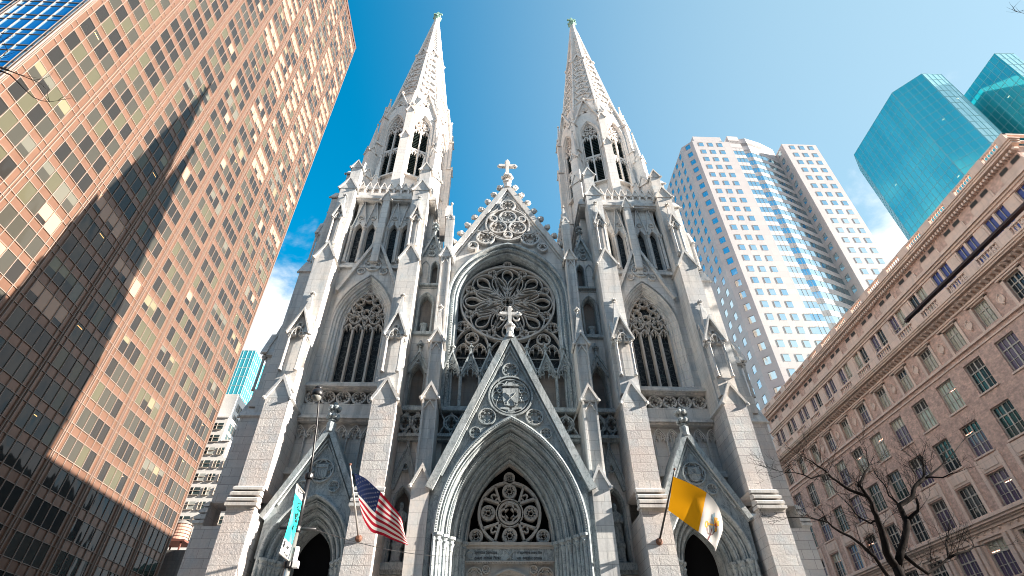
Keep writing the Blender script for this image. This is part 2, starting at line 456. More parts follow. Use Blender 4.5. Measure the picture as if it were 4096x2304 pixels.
def pinnacle(mb, x, y, z0, zc, zg, z1, w, open_front=True, mi=None):
    """niche pinnacle: two shafts carrying a gable, a spirelet behind"""
    h = w / 2
    mb.box(x - h * 0.8, x + h * 0.8, y - h * 0.2, y + h * 1.1, z0, zg - 0.9, mi)
    if open_front:
        for sx in (-1, 1): column(mb, x + sx * h * 0.85, y - h * 0.55, z0, zc, 0.1, 0.34, mi)
        for k in range(4):
            pass
        mb.prism([(x - h * 1.15, zc), (x + h * 1.15, zc), (x + h * 1.15, zc + .28), (x, zg - .1), (x - h * 1.15, zc + .28)], y - h * 0.3, y + h * 0.6, mi)
        trefoil_head(mb, x, zc - 0.05, h * 0.72, y - h * .3, y - h * 0.85, 0.09, 0.75, mi)
        foil(mb, x, zc + 0.85, 0.24, 4, y - h * .3, y - h * 0.7, 0.07, mi=mi)
    mb.bar([(x - h * 1.3, zc + .12), (x, zg), (x + h * 1.3, zc + .12)], 0.17, y - h * 0.2, y - h * 0.95, fw=0.42, mi=mi)
    for sx in (-1, 1): mb.knob(x + sx * h * 1.25, y - h * 0.8, zc + .12, 0.13, mi)
    # side gables
    for sx in (-1, 1):
        sv = mb.M
        mm = Matrix.Translation((x, y + h * .3, 0)) @ Matrix.Rotation(sx * PI / 2, 4, 'Z')
        mb.M = (sv @ mm) if sv is not None else mm
        mb.bar([(-h * 1.0, zc + .12), (0, zg - .3), (h * 1.0, zc + .12)], 0.15, -h * 0.6, -h * 1.1, fw=0.42, mi=mi)
        mb.prism([(-h, zc - .1), (h, zc - .1), (0, zg - .45)], -h * 0.95, -h * .2, mi)
        mb.M = sv
    mb.lathe([(h * 0.95, zc + .3), (h * 0.9, zg - 0.6), (0.09, z1 - 0.5), (0.15, z1 - 0.48), (0.07, z1 - 0.36)], x, y + h * 0.3, 4, mi, sq=True)
    finial(mb, x, y + h * 0.3, z1 - 0.5, z1, 0.2, mi)
def spirelet(mb, x, y, z0, ze, z1, w, mi=None, n=4):
    """square shaft, four little gables, pyramid and knob"""
    h = w / 2
    mb.box(x - h, x + h, y - h, y + h, z0, ze, mi)
    for k in range(4):
        sv = mb.M
        mm = Matrix.Translation((x, y, 0)) @ Matrix.Rotation(k * PI / 2, 4, 'Z')
        mb.M = (sv @ mm) if sv is not None else mm
        g = w * 1.15
        mb.prism([(-h, ze - .02), (h, ze - .02), (0, ze + g - .08)], -h * 1.04, -h * .3, mi)
        mb.bar([(-h * 1.2, ze - .03), (0, ze + g), (h * 1.2, ze - .03)], 0.12, -h * 0.6, -h * 1.22, fw=0.42, mi=mi)
        mb.M = sv
    mb.lathe([(h * 1.3, ze), (h * 1.1, ze + w * .6), (0.07, z1 - .3), (0.13, z1 - .27), (0.05, z1 - .2)], x, y, 4, mi, sq=True)
    mb.knob(x, y, z1 - .1, 0.15, mi)
def weathering(mb, x0, x1, yo, yi, z0, z1, mi=None):
    """stepped sloping ledges under a buttress offset"""
    mb.box(x0 - .02, x1 + .02, yo - .04, yi, z0, z0 + .16, mi)
    mb.box(x0 - .12, x1 + .12, yo - .2, yi, z0 + .16, z0 + .34, mi)
    n = 3; dz = (z1 - z0 - .34) / n; dy = (yi - yo) / n
    for k in range(n):
        a = yo - .1 + dy * k; z = z0 + .34 + dz * k
        mb.box(x0, x1, a + .3, yi, z, z + .09, mi)
        mb.prismx([(a - .1, z + .09), (a - .1, z + .24), (a + dy + .02, z + dz), (yi, z + dz), (yi, z + .09)], x0 - .08, x1 + .08, mi)

# ================================================================== CATHEDRAL
cath = thing('cathedral', 'pale marble gothic cathedral with two tall spires, a rose window and a gabled portal', 'cathedral', (0, 0, 0))
A, D_, C_, S_, T_, N_, V_ = (M[k] for k in ('ashlar', 'dressed', 'carved', 'spire', 'tracery', 'niche', 'void'))

# ---- central front wall
mb = MB()
RS, RHW, RR = 30.6, 5.25, 6.6            # great arch: springing, half width, rise
mb.cur = 0
gtop = lambda x: 45.2 - abs(x) * 1.86
wall_arch(mb, -5.35, 5.35, 20.0, gtop, 0.0, 0, RS, RHW, RR)
prof = [(-0.02, 0.0), (-0.02, -0.36), (0.16, -0.4), (0.22, -0.3), (0.22, -0.04), (0.36, -0.02), (0.44, -0.14), (0.58, -0.1), (0.6, 0.24), (0.7, 0.26), (0.76, 0.16), (0.86, 0.24), (0.88, 0.6), (0.93, 0.66), (0.97, 1.35)]
arch_prof(mb, 0, RS, 20.0, RHW, RR, prof, 14, 1)
# bead course in the arch moulding
for i, (x, z) in enumerate(arch(0, RS, RHW, RR, 0.52, 44)):
    mb.box(x - .05, x + .05, -0.2, -0.1, z - .045, z + .045, 1)
for sx in (-1, 1):
    for k in range(40): mb.box(sx * (RHW - .52) - .05, sx * (RHW - .52) + .05, -.2, -.1, 21 + k * .24 - .045, 21 + k * .24 + .045, 1)
# lower wall, z 0 to 20
mb.box(-5.2, -4.75, 0.0, 1.4, 0, 18.0); mb.box(4.75, 5.2, 0.0, 1.4, 0, 18.0)
wall_arch(mb, -5.2, 5.2, 0, 18.0, 0.3, 0, 10.75, 4.2, 6.9)
# narrow bays beside the gable
for s in (-1, 1):
    mb.M = Matrix.Diagonal((s, 1, 1, 1))
    x0, x1 = 5.9, 7.95
    mb.box(x0, x1, 0.75, 1.0, 0, 35.4, 2)
    cx = 7.05
    wall_arch(mb, x0, x1, 9.75, 17.9, 0.0, cx, 13.3, 0.62, 1.25)                 # statue niche
    arch_prof(mb, cx, 13.3, 9.75, 0.62, 1.25, [(0, 0), (0, -.06), (.06, -.08), (.1, 0.0), (.16, .12), (.18, .76)], 8, 1)
    mb.quad((x0, 0, 0), (x1, 0, 0), (x1, 0, 9.75), (x0, 0, 9.75))
    mb.box(x0, x1, -0.45, 0.3, 9.35, 9.75, 1); mb.box(x0, x1, -0.3, 0.3, 9.15, 9.35, 1)
    wall_arch(mb, x0, x1, 20.2, 26.7, 0.0, cx, 22.9, 0.6, 1.2)                   # empty niche
    arch_prof(mb, cx, 22.9, 20.2, 0.6, 1.2, [(0, 0), (0, -.1), (.06, -.1), (.1, 0.05), (.14, .76)], 8, 1)
    wall_arch(mb, x0, x1, 26.95, 32.0, 0.1, cx, 30.0, 0.72, 1.25)                # tall niche with a pedestal
    arch_prof(mb, cx, 30.0, 26.95, 0.72, 1.25, [(0, 0.1), (0, -.08), (.07, -.1), (.12, .0), (.2, .15), (.22, .76)], 8, 1)
    mb.bar([(cx - .85, 30.9), (cx - .85, 31.75), (cx + .85, 31.75), (cx + .85, 30.9)], .08, .1, .0, mi=1)
    mb.lathe([(.3, 26.9), (.36, 27.0), (.27, 27.15), (.27, 27.75), (.34, 27.85), (.36, 28.0)], cx, .35, 8, 1)
    mb.box(x0, x1, -.25, .3, 26.68, 26.95, 1); mb.box(x0, x1, -.2, .3, 31.95, 32.15, 1)
    wall_arch(mb, x0, x1, 32.1, 35.5, 0.1, cx - .42, 34.3, .34, .7)
    wall_arch(mb, cx - .08, cx + .92, 32.1, 35.5, 0.09, cx + .42, 34.3, .34, .7)
    for d in (-.42, .42):
        arch_prof(mb, cx + d, 34.3, 32.15, .36, .72, [(0, .1), (0, .0), (.05, .0), (.09, .12), (.1, .75)], 5, 1)
    mb.prism([(x0, 35.35), (x1, 35.35), (cx - .05, 38.2)], 0.12, 0.6, 1)
    mb.bar([(x0 - .1, 35.1), (cx - .05, 38.35), (x1 + .1, 35.1)], .26, .5, -.15, fw=.42, mi=1)
    foil(mb, cx, 35.9, .38, 4, .12, -.05, .09, mi=1); foil(mb, cx, 36.75, .26, 3, .12, -.05, .08, mi=1)
    for k in range(5):
        f = .12 + k * .19
        for e in (-1, 1): mb.knob(cx - .05 + e * (1.08 * (1 - f) + .14), 0, 35.3 + 3.0 * f, .14, 1)
    finial(mb, cx - .05, .1, 38.3, 40.2, .3, 1, 2)
    # gabled canopies over the two lower niches
    for (za, zf, zt, yy) in ((17.25, 14.2, 18.3, -.42), (25.1, 23.1, 26.1, -.3)):
        mb.prism([(cx - .92, zf), (cx - .6, zf), (cx, zf + (za - zf) * .62), (cx + .6, zf), (cx + .92, zf), (cx, za - .1)], yy + .12, 0.02, 1)
        mb.bar([(cx - 1.0, zf - .1), (cx, za), (cx + 1.0, zf - .1)], .17, 0.0, yy, fw=.42, mi=1)
        foil(mb, cx, zf + (za - zf) * .42 + .25, .3, 3, .0, yy + .1, .08, mi=1)
        finial(mb, cx, yy + .15, za - .1, zt, .26, 1, 1)
        for e in (-1, 1): column(mb, cx + e * .86, -.16, zf - (2.75 if za > 20 else 1e-3) - .02, zf, .1, .3, 1) if za > 20 else None
    mb.M = None
    # pierced parapet ledge between the portal gable and the tower
for s in (-1, 1):
    mb.M = Matrix.Diagonal((s, 1, 1, 1))
    mb.box(2.3, 7.9, -.62, .3, 19.75, 20.0, 1); mb.box(2.5, 7.9, -.5, .3, 20.0, 20.16, 1)
    mb.box(3.3, 7.9, -.62, .3, 17.75, 17.98, 1); mb.box(3.4, 7.9, -.45, .3, 17.55, 17.75, 1)
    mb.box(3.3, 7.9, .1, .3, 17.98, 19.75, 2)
    for c in (4.15, 6.55, 7.45):
        for (dx, r_) in ((-.45, .3), (.0, .3), (.45, .3)):
            pass
        foil(mb, c, 18.9, .62, 4, .1, -.42, .13, ring=True, mi=1)
        mb.bar([(c - .8, 18.05), (c, 19.7), (c + .8, 18.05)], .11, .1, -.4, mi=1)
        mb.bar([(c - .8, 19.7), (c, 18.05), (c + .8, 19.7)], .11, .1, -.4, mi=1)
    mb.M = None
# gabled niche arcade under the rose
for c in (-4.45, -2.98, -1.5, 1.5, 2.98, 4.45):
    mb.prism([(c - .74, 23.15), (c - .5, 23.15), (c - .25, 23.7), (c, 24.1), (c + .25, 23.7), (c + .5, 23.15), (c + .74, 23.15), (c, 25.05)], -.02, .25, 1)
    mb.bar([(c - .78, 23.05), (c, 25.15), (c + .78, 23.05)], .15, .25, -.18, fw=.42, mi=1)
    trefoil_head(mb, c, 22.95, .55, .2, -.02, .1, 1.0, 1)
    foil(mb, c, 24.18, .2, 4, .2, -.1, .06, mi=1)
    finial(mb, c, 0.05, 25.0, 26.05, .2, 1)
for c in (-5.15, -3.72, -2.24, -.76, .76, 2.24, 3.72, 5.15):
    column(mb, c, .05, 20.1, 23.2, .13, .35, 1)
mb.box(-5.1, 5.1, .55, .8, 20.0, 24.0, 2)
mb.box(-5.1, 5.1, .5, 1.3, 24.0, 24.1, 1)
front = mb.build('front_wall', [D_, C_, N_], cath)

# ---- main gable
mb = MB()
gz = lambda f: 45.47 - f
mb.bar([(-5.55, 35.1), (0, 45.6), (5.55, 35.1)], .62, 0.75, -.32, fw=.42)
mb.bar([(-5.05, 35.2), (0, 44.75), (5.05, 35.2)], .2, 0.3, -.14, fw=.4)
mb.bar([(-1.9, 40.6), (0, 44.2), (1.9, 40.6)], .13, 0.3, -.05, fw=.4)
gab = mb.build('gable', [D_], cath)
mb = MB()
yb, yf = 0.0, -.4
foil(mb, 0, 42.5, .82, 6, yb, yf, .17)
mb.bar(circ(0, 39.7, 2.12, 40), .2, yb, yf, True)
for (x, z) in ((0, 40.75), (-.92, 39.3), (.92, 39.3)): foil(mb, x, z, .9, 5, yb, yf, .17)
for (x, z, r_, n_) in ((-1.4, 40.5, .45, 4), (1.4, 40.5, .45, 4), (0, 38.3, .48, 3), (-2.1, 37.85, .92, 6), (2.1, 37.85, .92, 6), (-3.25, 36.75, .55, 3), (3.25, 36.75, .55, 3)):
    foil(mb, x, z, r_, n_, yb, yf, .17)
for s in (-1, 1):
    mb.bar([(s * 2.9, 38.7), (s * 1.25, 38.2), (s * .4, 37.7)], .1, yb, yf)
    mb.bar([(s * 1.0, 41.9), (s * 1.75, 41.2)], .1, yb, yf)
mb.build('tracery', [D_], gab)
for i in range(9):
    f = (i + .6) / 9
    for s in (-1, 1):
        mb = MB()
        x, z = s * (5.55 * (1 - f) + .3), 35.35 + 10.5 * f
        mb.tube([(x - s * .25, .1, z - .25), (x, 0, z), (x + s * .15, -.1, z + .2)], [.2, .16, .14], 6)
        for k in range(3): mb.knob(x + s * (.1 + .1 * k), -.15 + .1 * k, z + .12 * k + .05, .26 + .03 * k)
        mb.build('crocket', [D_], gab)
mb = MB()
mb.lathe([(.5, 45.4), (.35, 45.9), (.42, 46.1), (.26, 46.3), (.24, 47.0)], 0, 0, 8)
for k in range(6):
    a = k * PI / 3
    mb.knob(.42 * math.cos(a), .42 * math.sin(a), 47.25, .27)
    mb.knob(.3 * math.cos(a), .3 * math.sin(a), 46.55, .17)
mb.lathe([(.3, 47.0), (.3, 47.6), (.2, 47.9), (.18, 48.3)], 0, 0, 8)
cross(mb, 0, 0, 47.9, 50.1, 1.75, .36)
mb.build('gable_cross', [S_], gab)

# ---- rose window
mb = MB()
mb.add([(x, 1.3, z) for x, z in [(-4.3, 20.2)] + arch(0, RS, RHW, RR, .95, 12) + [(4.3, 20.2)]], [tuple(range(27))])
rose = mb.build('rose_window', [M['lead']], cath, recalc=False)
mb = MB()
yb, yf = 1.28, .86
cz = 31.04
mb.bar(circ(0, cz, 4.12, 64), .24, yb, yf - .1, True)
foil(mb, 0, cz, .62, 4, yb, yf, .12)
for k in range(8):
    a = PI / 2 + k * PI / 4
    ca, sa = math.cos(a), math.sin(a)
    P = lambda s_, t_: (s_ * ca - t_ * sa, cz + s_ * sa + t_ * ca)
    def lobe(pts, w, closed=True, both=False, k=3):
        for e in ((1, -1) if both else (1,)):
            mb.bar([P(s_, e * t_) for s_, t_ in catmull(pts, closed, k)], w, yb, yf, closed)
    half = [(.62, .14), (1.2, .3), (1.8, .55), (2.4, .88), (2.95, 1.1), (3.4, 1.05), (3.72, .72), (3.92, .3)]
    lobe(half + [(3.97, 0)] + [(s_, -t_) for s_, t_ in half[::-1]], .14, False)
    lobe([(.62, 0), (1.3, 0), (2.0, 0)], .1, False)
    c_ = [(2.0, .02), (2.35, .12), (2.7, .36), (3.1, .48), (3.45, .4), (3.7, .16)]
    lobe(c_ + [(s_, -t_) for s_, t_ in c_[::-1]], .11)
    lobe([(1.3, .08), (1.75, .16), (2.2, .34), (2.55, .58), (2.8, .85), (2.62, 1.0), (2.3, .86), (1.9, .58), (1.55, .3)], .1, True, True)
    lobe([(.95, .06), (1.3, .1), (1.62, .26), (1.75, .42), (1.6, .48), (1.3, .33)], .08, True, True)
    b = a + PI / 8
    foil(mb, 3.62 * math.cos(b), cz + 3.62 * math.sin(b), .44, 4, yb, yf, .11)
foil(mb, 0, 35.5, .42, 4, yb, yf, .11)
for s in (-1, 1):
    mb.bar([(s * .45, 35.45), (s * 1.2, 35.2), (s * 2.2, 34.7)], .1, yb, yf)
    mb.bar(arch(s * 3.0, 26.2, 1.38, 2.1, 0, 8), .16, yb, yf)
    foil(mb, s * 3.0, 27.1, .62, 3, yb, yf, .12)
    for d in (-.68, .68): trefoil_head(mb, s * 3.0 + d, 25.7, .6, yb, yf, .1, .95)
    mb.bar(arch(s * .75, 25.4, .75, 1.5, 0, 6), .12, yb, yf)
    foil(mb, s * 3.85, 28.35, .55, 4, yb, yf, .12)
    for x in (4.3, 3.0, 1.62): mb.bar([(s * x, 24), (s * x, 26.2)], .13, yb, yf)
mb.box(-4.2, 4.2, 1.2, 1.28, 25.32, 25.4)
mb.build('tracery', [T_], rose)

# ---- main portal
mb = MB()
PS, PHW, PR = 10.75, 4.62, 7.45
pg = lambda x: 24.9 - abs(x) * 2.28
wall_arch(mb, -4.75, 4.75, 10.75, pg, -2.8, 0, PS, PHW, PR, 0.0, 14)
for s in (-1, 1):                               # jamb walls and gable roof slopes
    mb.quad((s * 4.75, -2.8, 0), (s * 4.75, 0.3, 0), (s * 4.75, 0.3, pg(4.75)), (s * 4.75, -2.8, pg(4.75)))
    mb.quad((s * 4.75, -2.8, pg(4.75)), (s * 4.75, .3, pg(4.75)), (0, .3, pg(0)), (0, -2.8, pg(0)))
    xa, xb = sorted((s * 4.7, s * 5.06))
    mb.box(xa, xb, -2.72, .2, 0, 13.45)
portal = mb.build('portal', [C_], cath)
mb = MB()
pp = [(0, -2.75), (0, -3.02)]
for i in range(5):
    t, y = .02 + i * .365, -3.04 + i * .5
    pp += [(t, y), (t + .08, y - .03), (t + .16, y), (t + .2, y + .1), (t + .19, y + .2), (t + .21, y + .44), (t + .3, y + .46), (t + .34, y + .36), (t + .365, y + .46)]
pp += [(1.87, -.55), (1.9, .1)]
rows = []
for t, y in pp: rows.append([(x, y, z) for x, z in arch(0, PS, PHW, PR, t, 16)])
mb.strips(rows)
for t, y in ((.2, -3.02), (.92, -2.35), (1.5, -1.5)):
    for x, z in arch(0, PS, PHW, PR, t, 60): mb.box(x - .035, x + .035, y - .05, y + .03, z - .035, z + .035)
# jamb below the capitals, and capitals over shafts
mb.strips([[(s_ * (PHW - t), y, 0), (s_ * (PHW - t), y, PS)] for s_ in (-1,) for t, y in pp])
mb.strips([[((PHW - t), y, 0), ((PHW - t), y, PS)] for t, y in pp])
mb.build('arch_moulding', [C_], portal)
for s in (-1, 1):
    for y, t in ((-2.82, .3), (-2.32, .66), (-1.82, 1.03), (-1.32, 1.39), (-.82, 1.74)):
        mb = MB()
        column(mb, s * (PHW - t), y, 4.0, PS, .13, .75)
        mb.lathe([(.3, PS - .12), (.3, PS + .04)], s * (PHW - t), y, 8)
        mb.build('column', [C_], portal)
# gable coping, carving
mb = MB()
mb.bar([(-5.05, 13.3), (0, 24.95), (5.05, 13.3)], .62, .2, -3.12, fw=.4)
mb.bar([(-4.35, 14.1), (0, 24.0), (4.35, 14.1)], .15, -2.8, -2.98, fw=.4)
mb.bar([(-1.35, 20.9), (0, 23.4), (1.35, 20.9)], .1, -2.8, -2.92, fw=.4)
foil(mb, 0, 21.75, .62, 6, -2.8, -2.99, .1)
mb.bar(circ(0, 19.72, 1.5, 36), .16, -2.8, -3.0, True)
foil(mb, 0, 19.72, 1.34, 8, -2.8, -2.96, .09)
for s in (-1, 1):
    foil(mb, s * 1.6, 18.15, .62, 6, -2.8, -2.98, .1)
    foil(mb, s * 2.35, 17.0, .42, 4, -2.8, -2.96, .09)
    mb.bar([(s * .7, 21.2), (s * .95, 20.9), (s * .75, 20.75)], .07, -2.8, -2.95)
mb.build('gable_coping', [C_], portal)
mb = MB()
shield(mb, 0, 19.6, 1.1, 1.35, -2.8, -2.98)
mb.bar([(-.36, 19.95), (.3, 19.15)], .07, -2.95, -3.03); mb.bar([(.36, 19.95), (-.3, 19.15)], .07, -2.95, -3.03)
mb.bar(circ(0, 19.85, .22, 8, PI * 1.1, PI * 1.9, False), .06, -2.95, -3.03)
for s in (-1, 1):
    foil(mb, s * .34, 19.08, .12, 3, -2.95, -3.03, .04)
    mb.bar(circ(s * .75, 20.1, .15, 10), .06, -2.8, -2.95, True)
    for r_ in range(3):
        for k in range(r_ + 1): mb.knob(s * .75 + (k - r_ / 2) * .17, -2.88, 19.78 - r_ * .2, .075)
mb.prism([(-.62, 20.45), (.62, 20.45), (.45, 20.58), (.2, 20.62), (.12, 20.72), (-.12, 20.72), (-.2, 20.62), (-.45, 20.58)], -3.05, -2.8)
mb.box(-.03, .03, -2.95, -2.85, 20.3, 20.5); mb.box(-.15, .15, -2.96, -2.86, 20.36, 20.4)
mb.prism([(-.75, 18.88), (-.08, 18.8), (-.08, 18.65), (-.75, 18.72)], -2.96, -2.8)
mb.prism([(.75, 18.88), (.08, 18.8), (.08, 18.65), (.75, 18.72)], -2.96, -2.8)
mb.box(-.2, .2, -2.98, -2.8, 18.5, 18.64)
mb.build('coat_of_arms', [C_], portal)
mb = MB()
mb.lathe([(.42, 24.5), (.28, 25.1), (.26, 25.5), (.4, 25.62), (.42, 25.75), (.28, 25.85), (.24, 26.0)], 0, -2.85, 10)
cross(mb, 0, -2.85, 25.9, 27.5, 1.5, .26)
for s in (-1, 1):
    mb.bar(circ(s * .5, 26.5, .24, 8, PI * (1.0 if s < 0 else 1.0), PI * 2, False), .08, -2.8, -2.92)
mb.build('gable_cross', [D_], portal)
# tympanum
mb = MB()
yb, yf = .1, -.28
mb.cur = 1
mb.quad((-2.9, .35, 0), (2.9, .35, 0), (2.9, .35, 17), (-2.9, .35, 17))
mb.cur = 0
czt = 12.72
mb.bar(circ(0, czt, 1.98, 40), .24, yb, yf, True)
foil(mb, 0, czt, .78, 4, yb, yf, .19)
mb.bar(circ(0, czt, .86, 24), .1, yb, yf, True)
for k in range(4):
    a = k * PI / 2
    foil(mb, 1.38 * math.cos(a), czt + 1.38 * math.sin(a), .5, 6 if k % 2 else 5, yb, yf, .17)
    b = a + PI / 4
    foil(mb, 1.38 * math.cos(b), czt + 1.38 * math.sin(b), .4, 3, yb, yf, .15, ring=False, a0=b)
    mb.bar([(.84 * math.cos(b), czt + .84 * math.sin(b)), (1.95 * math.cos(b - .28), czt + 1.95 * math.sin(b - .28))], .2, yb, yf)
    mb.bar([(.84 * math.cos(b), czt + .84 * math.sin(b)), (1.95 * math.cos(b + .28), czt + 1.95 * math.sin(b + .28))], .2, yb, yf)
foil(mb, 0, 15.0, .4, 4, yb, yf, .16)
for s in (-1, 1):
    foil(mb, s * 2.12, 11.3, .46, 4, yb, yf, .16)
    mb.bar([(s * 2.72, 10.85), (s * 2.6, 12.4), (s * 2.1, 13.9), (s * 1.2, 15.1), (0, 16.0)], .2, yb, yf)
mb.box(-2.75, 2.75, -.5, .2, 10.72, 10.9); mb.box(-2.75, 2.75, -.4, .2, 10.55, 10.72)
mb.box(-2.75, 2.75, -.42, .2, 9.78, 9.86)
for k in range(54): mb.box(-2.7 + k * .1, -2.65 + k * .1, -.4, -.3, 9.7, 9.78)
# door head below the inscription
wall_arch(mb, -2.75, 2.75, 4, 9.78, -.2, 0, 7.2, 2.0, 2.25, 0, 10)
arch_prof(mb, 0, 7.2, 4, 2.0, 2.25, [(0, -.2), (0, -.36), (.1, -.38), (.16, -.2), (.3, -.1), (.34, .1), (.5, .2), (.52, .34)], 10)
for s in (-1, 1):
    foil(mb, s * 2.15, 9.05, .52, 4, -.2, -.34, .1); foil(mb, s * 1.45, 9.4, .26, 3, -.2, -.33, .08)
tym = mb.build('tympanum', [T_, V_], portal)
mb = MB()
mb.box(-2.72, 2.72, -.34, .1, 9.86, 10.55)
ins = mb.build('inscription_panel', [C_], portal)
def text_mesh(body, size, mtl, name, parent, mtx, ext=0.02):
    cu = bpy.data.curves.new(name, 'FONT')
    cu.body = body; cu.size = size; cu.extrude = ext; cu.align_x = 'LEFT'; cu.resolution_u = 2
    tmp = bpy.data.objects.new(name, cu)
    COL.objects.link(tmp)
    bpy.context.view_layer.update()
    me = bpy.data.meshes.new_from_object(tmp.evaluated_get(bpy.context.evaluated_depsgraph_get()))
    bpy.data.objects.remove(tmp, do_unlink=True)
    me.transform(mtx)
    me.materials.clear(); me.materials.append(mtl)
    o = bpy.data.objects.new(name, me); COL.objects.link(o)
    if parent: attach(o, parent)
    return o
FRONT = Matrix.Rotation(PI / 2, 4, 'X')
M['letter'] = mat('darkened carved letter', (0.06, 0.065, 0.07), 0.9)
inscr = []
for body, x, z in (('Spiritus Sanctus', -2.18, 10.26), ('quem mittet Pater', -2.18, 9.95), ('in nomine meo Ille', .42, 10.26), ('vos docebit omnia', .42, 9.95)):
    text_mesh(body, .255, M['letter'], 'lettering', portal, Matrix.Translation((x, -.35, z)) @ FRONT @ Matrix.Diagonal((.86 if x < 0 else .82, 1, 1, 1)))
mb = MB()
mb.bar(circ(-2.46, 10.2, .2, 14), .06, -.34, -.4, True); mb.build('carved_medallion', [C_], portal); mb = MB()
mb.bar([(-.28, 10.45), (0, 10.2), (.28, 10.45)], .07, -.34, -.4); mb.knob(0, -.36, 10.1, .12); mb.bar([(-.2, 9.95), (0, 10.08), (.2, 9.95)], .06, -.34, -.4)
mb.build('carved_emblem', [C_], portal)

# ---- buttresses
def pin_buttress(s):
    mb = MB(); mb.M = Matrix.Diagonal((s, 1, 1, 1))
    x0, x1 = 5.02, 6.12
    mb.box(x0, x1, -2.9, .3, 0, 13.5)
    gablet(mb, x0, x1, -2.95, 0, 13.5, 14.8, .15)
    def panel(xa, xb, yf, za, zb):
        w = .13
        mb.box(xa, xb, yf + .12, .2, za, zb)
        mb.box(xa, xa + w, yf, yf + .12, za, zb); mb.box(xb - w, xb, yf, yf + .12, za, zb)
        mb.box(xa + w, xb - w, yf, yf + .12, za, za + .5); mb.box(xa + w, xb - w, yf, yf + .12, zb - .1, zb)
        mb.bar([(xa + w, zb - .75), ((xa + xb) / 2, zb - .12), (xb - w, zb - .75)], .1, yf + .12, yf + .0)
    panel(5.08, 6.1, -2.42, 13.5, 19.75)
    gablet(mb, 5.05, 6.13, -2.5, 0, 19.75, 20.95, .15)
    panel(5.12, 6.06, -1.9, 19.7, 24.9)
    gablet(mb, 5.06, 6.12, -1.98, -.6, 24.85, 26.0, .14)
    mb.lathe([(.55, 25.3), (.12, 28.0), (.17, 28.03), (.09, 28.15)], 5.58, -1.5, 4, sq=True)
    finial(mb, 5.58, -1.5, 28.0, 28.75, .22)
    panel(5.18, 6.0, -1.1, 20, 34.55)
    gablet(mb, 5.1, 6.06, -1.2, .3, 34.55, 35.9, .14)
    mb.lathe([(.5, 35.0), (.5, 39.6)], 5.52, -.7, 4, sq=True)
    spirelet(mb, 5.52, -.7, 39.0, 39.5, 42.2, .62)
    return mb.build('buttress', [D_], cath)
for s in (-1, 1): pin_buttress(s)

def big_buttress(mtx, w, xo, niche=True):
    """tower buttress in three receding stages with gablets; xo = half width shift"""
    mb = MB(); mb.M = mtx
    h = w / 2
    mb.cur = 0
    mb.box(-h, h, -3.22, .2, 0, 11.95)
    weathering(mb, -h, h, -3.22, -2.7, 11.95, 13.45, 1)
    mb.box(-h, h, -2.7, .2, 13.4, 19.45)
    gablet(mb, -h, h, -2.76, .1, 19.45, 21.15, .17, 1)
    mb.box(-h + .12, h - .12, -2.45, .1, 20.3, 21.72, 1)
    mb.cur = 1
    mb.box(-h, h, -1.9, .2, 19.4, 33.35)
    gablet(mb, -h, h, -1.96, .1, 33.35, 35.2, .17)
    mb.box(-h + .06, h - .06, -1.15, .2, 33.3, 43.5)
    gablet(mb, -h, h, -1.25, .3, 43.45, 45.1, .15)
    mb.box(-h + .3, h - .3, -.45, .5, 43.4, 47.6)
    gablet(mb, -h + .26, h - .26, -.55, .5, 47.6, 48.8, .12)
    o = mb.build('buttress', [A, D_], cath)
    if niche:
        for zz, sc_, y in (((21.7, 24.75, 27.05, 29.35), 1.28, -2.25), ((35.2, 38.6, 40.4, 42.3), .8, -1.45)):
            mb = MB(); mb.M = mtx
            pinnacle(mb, 0, y, *zz, sc_)
            mb.build('pinnacle', [D_], o)
    return o

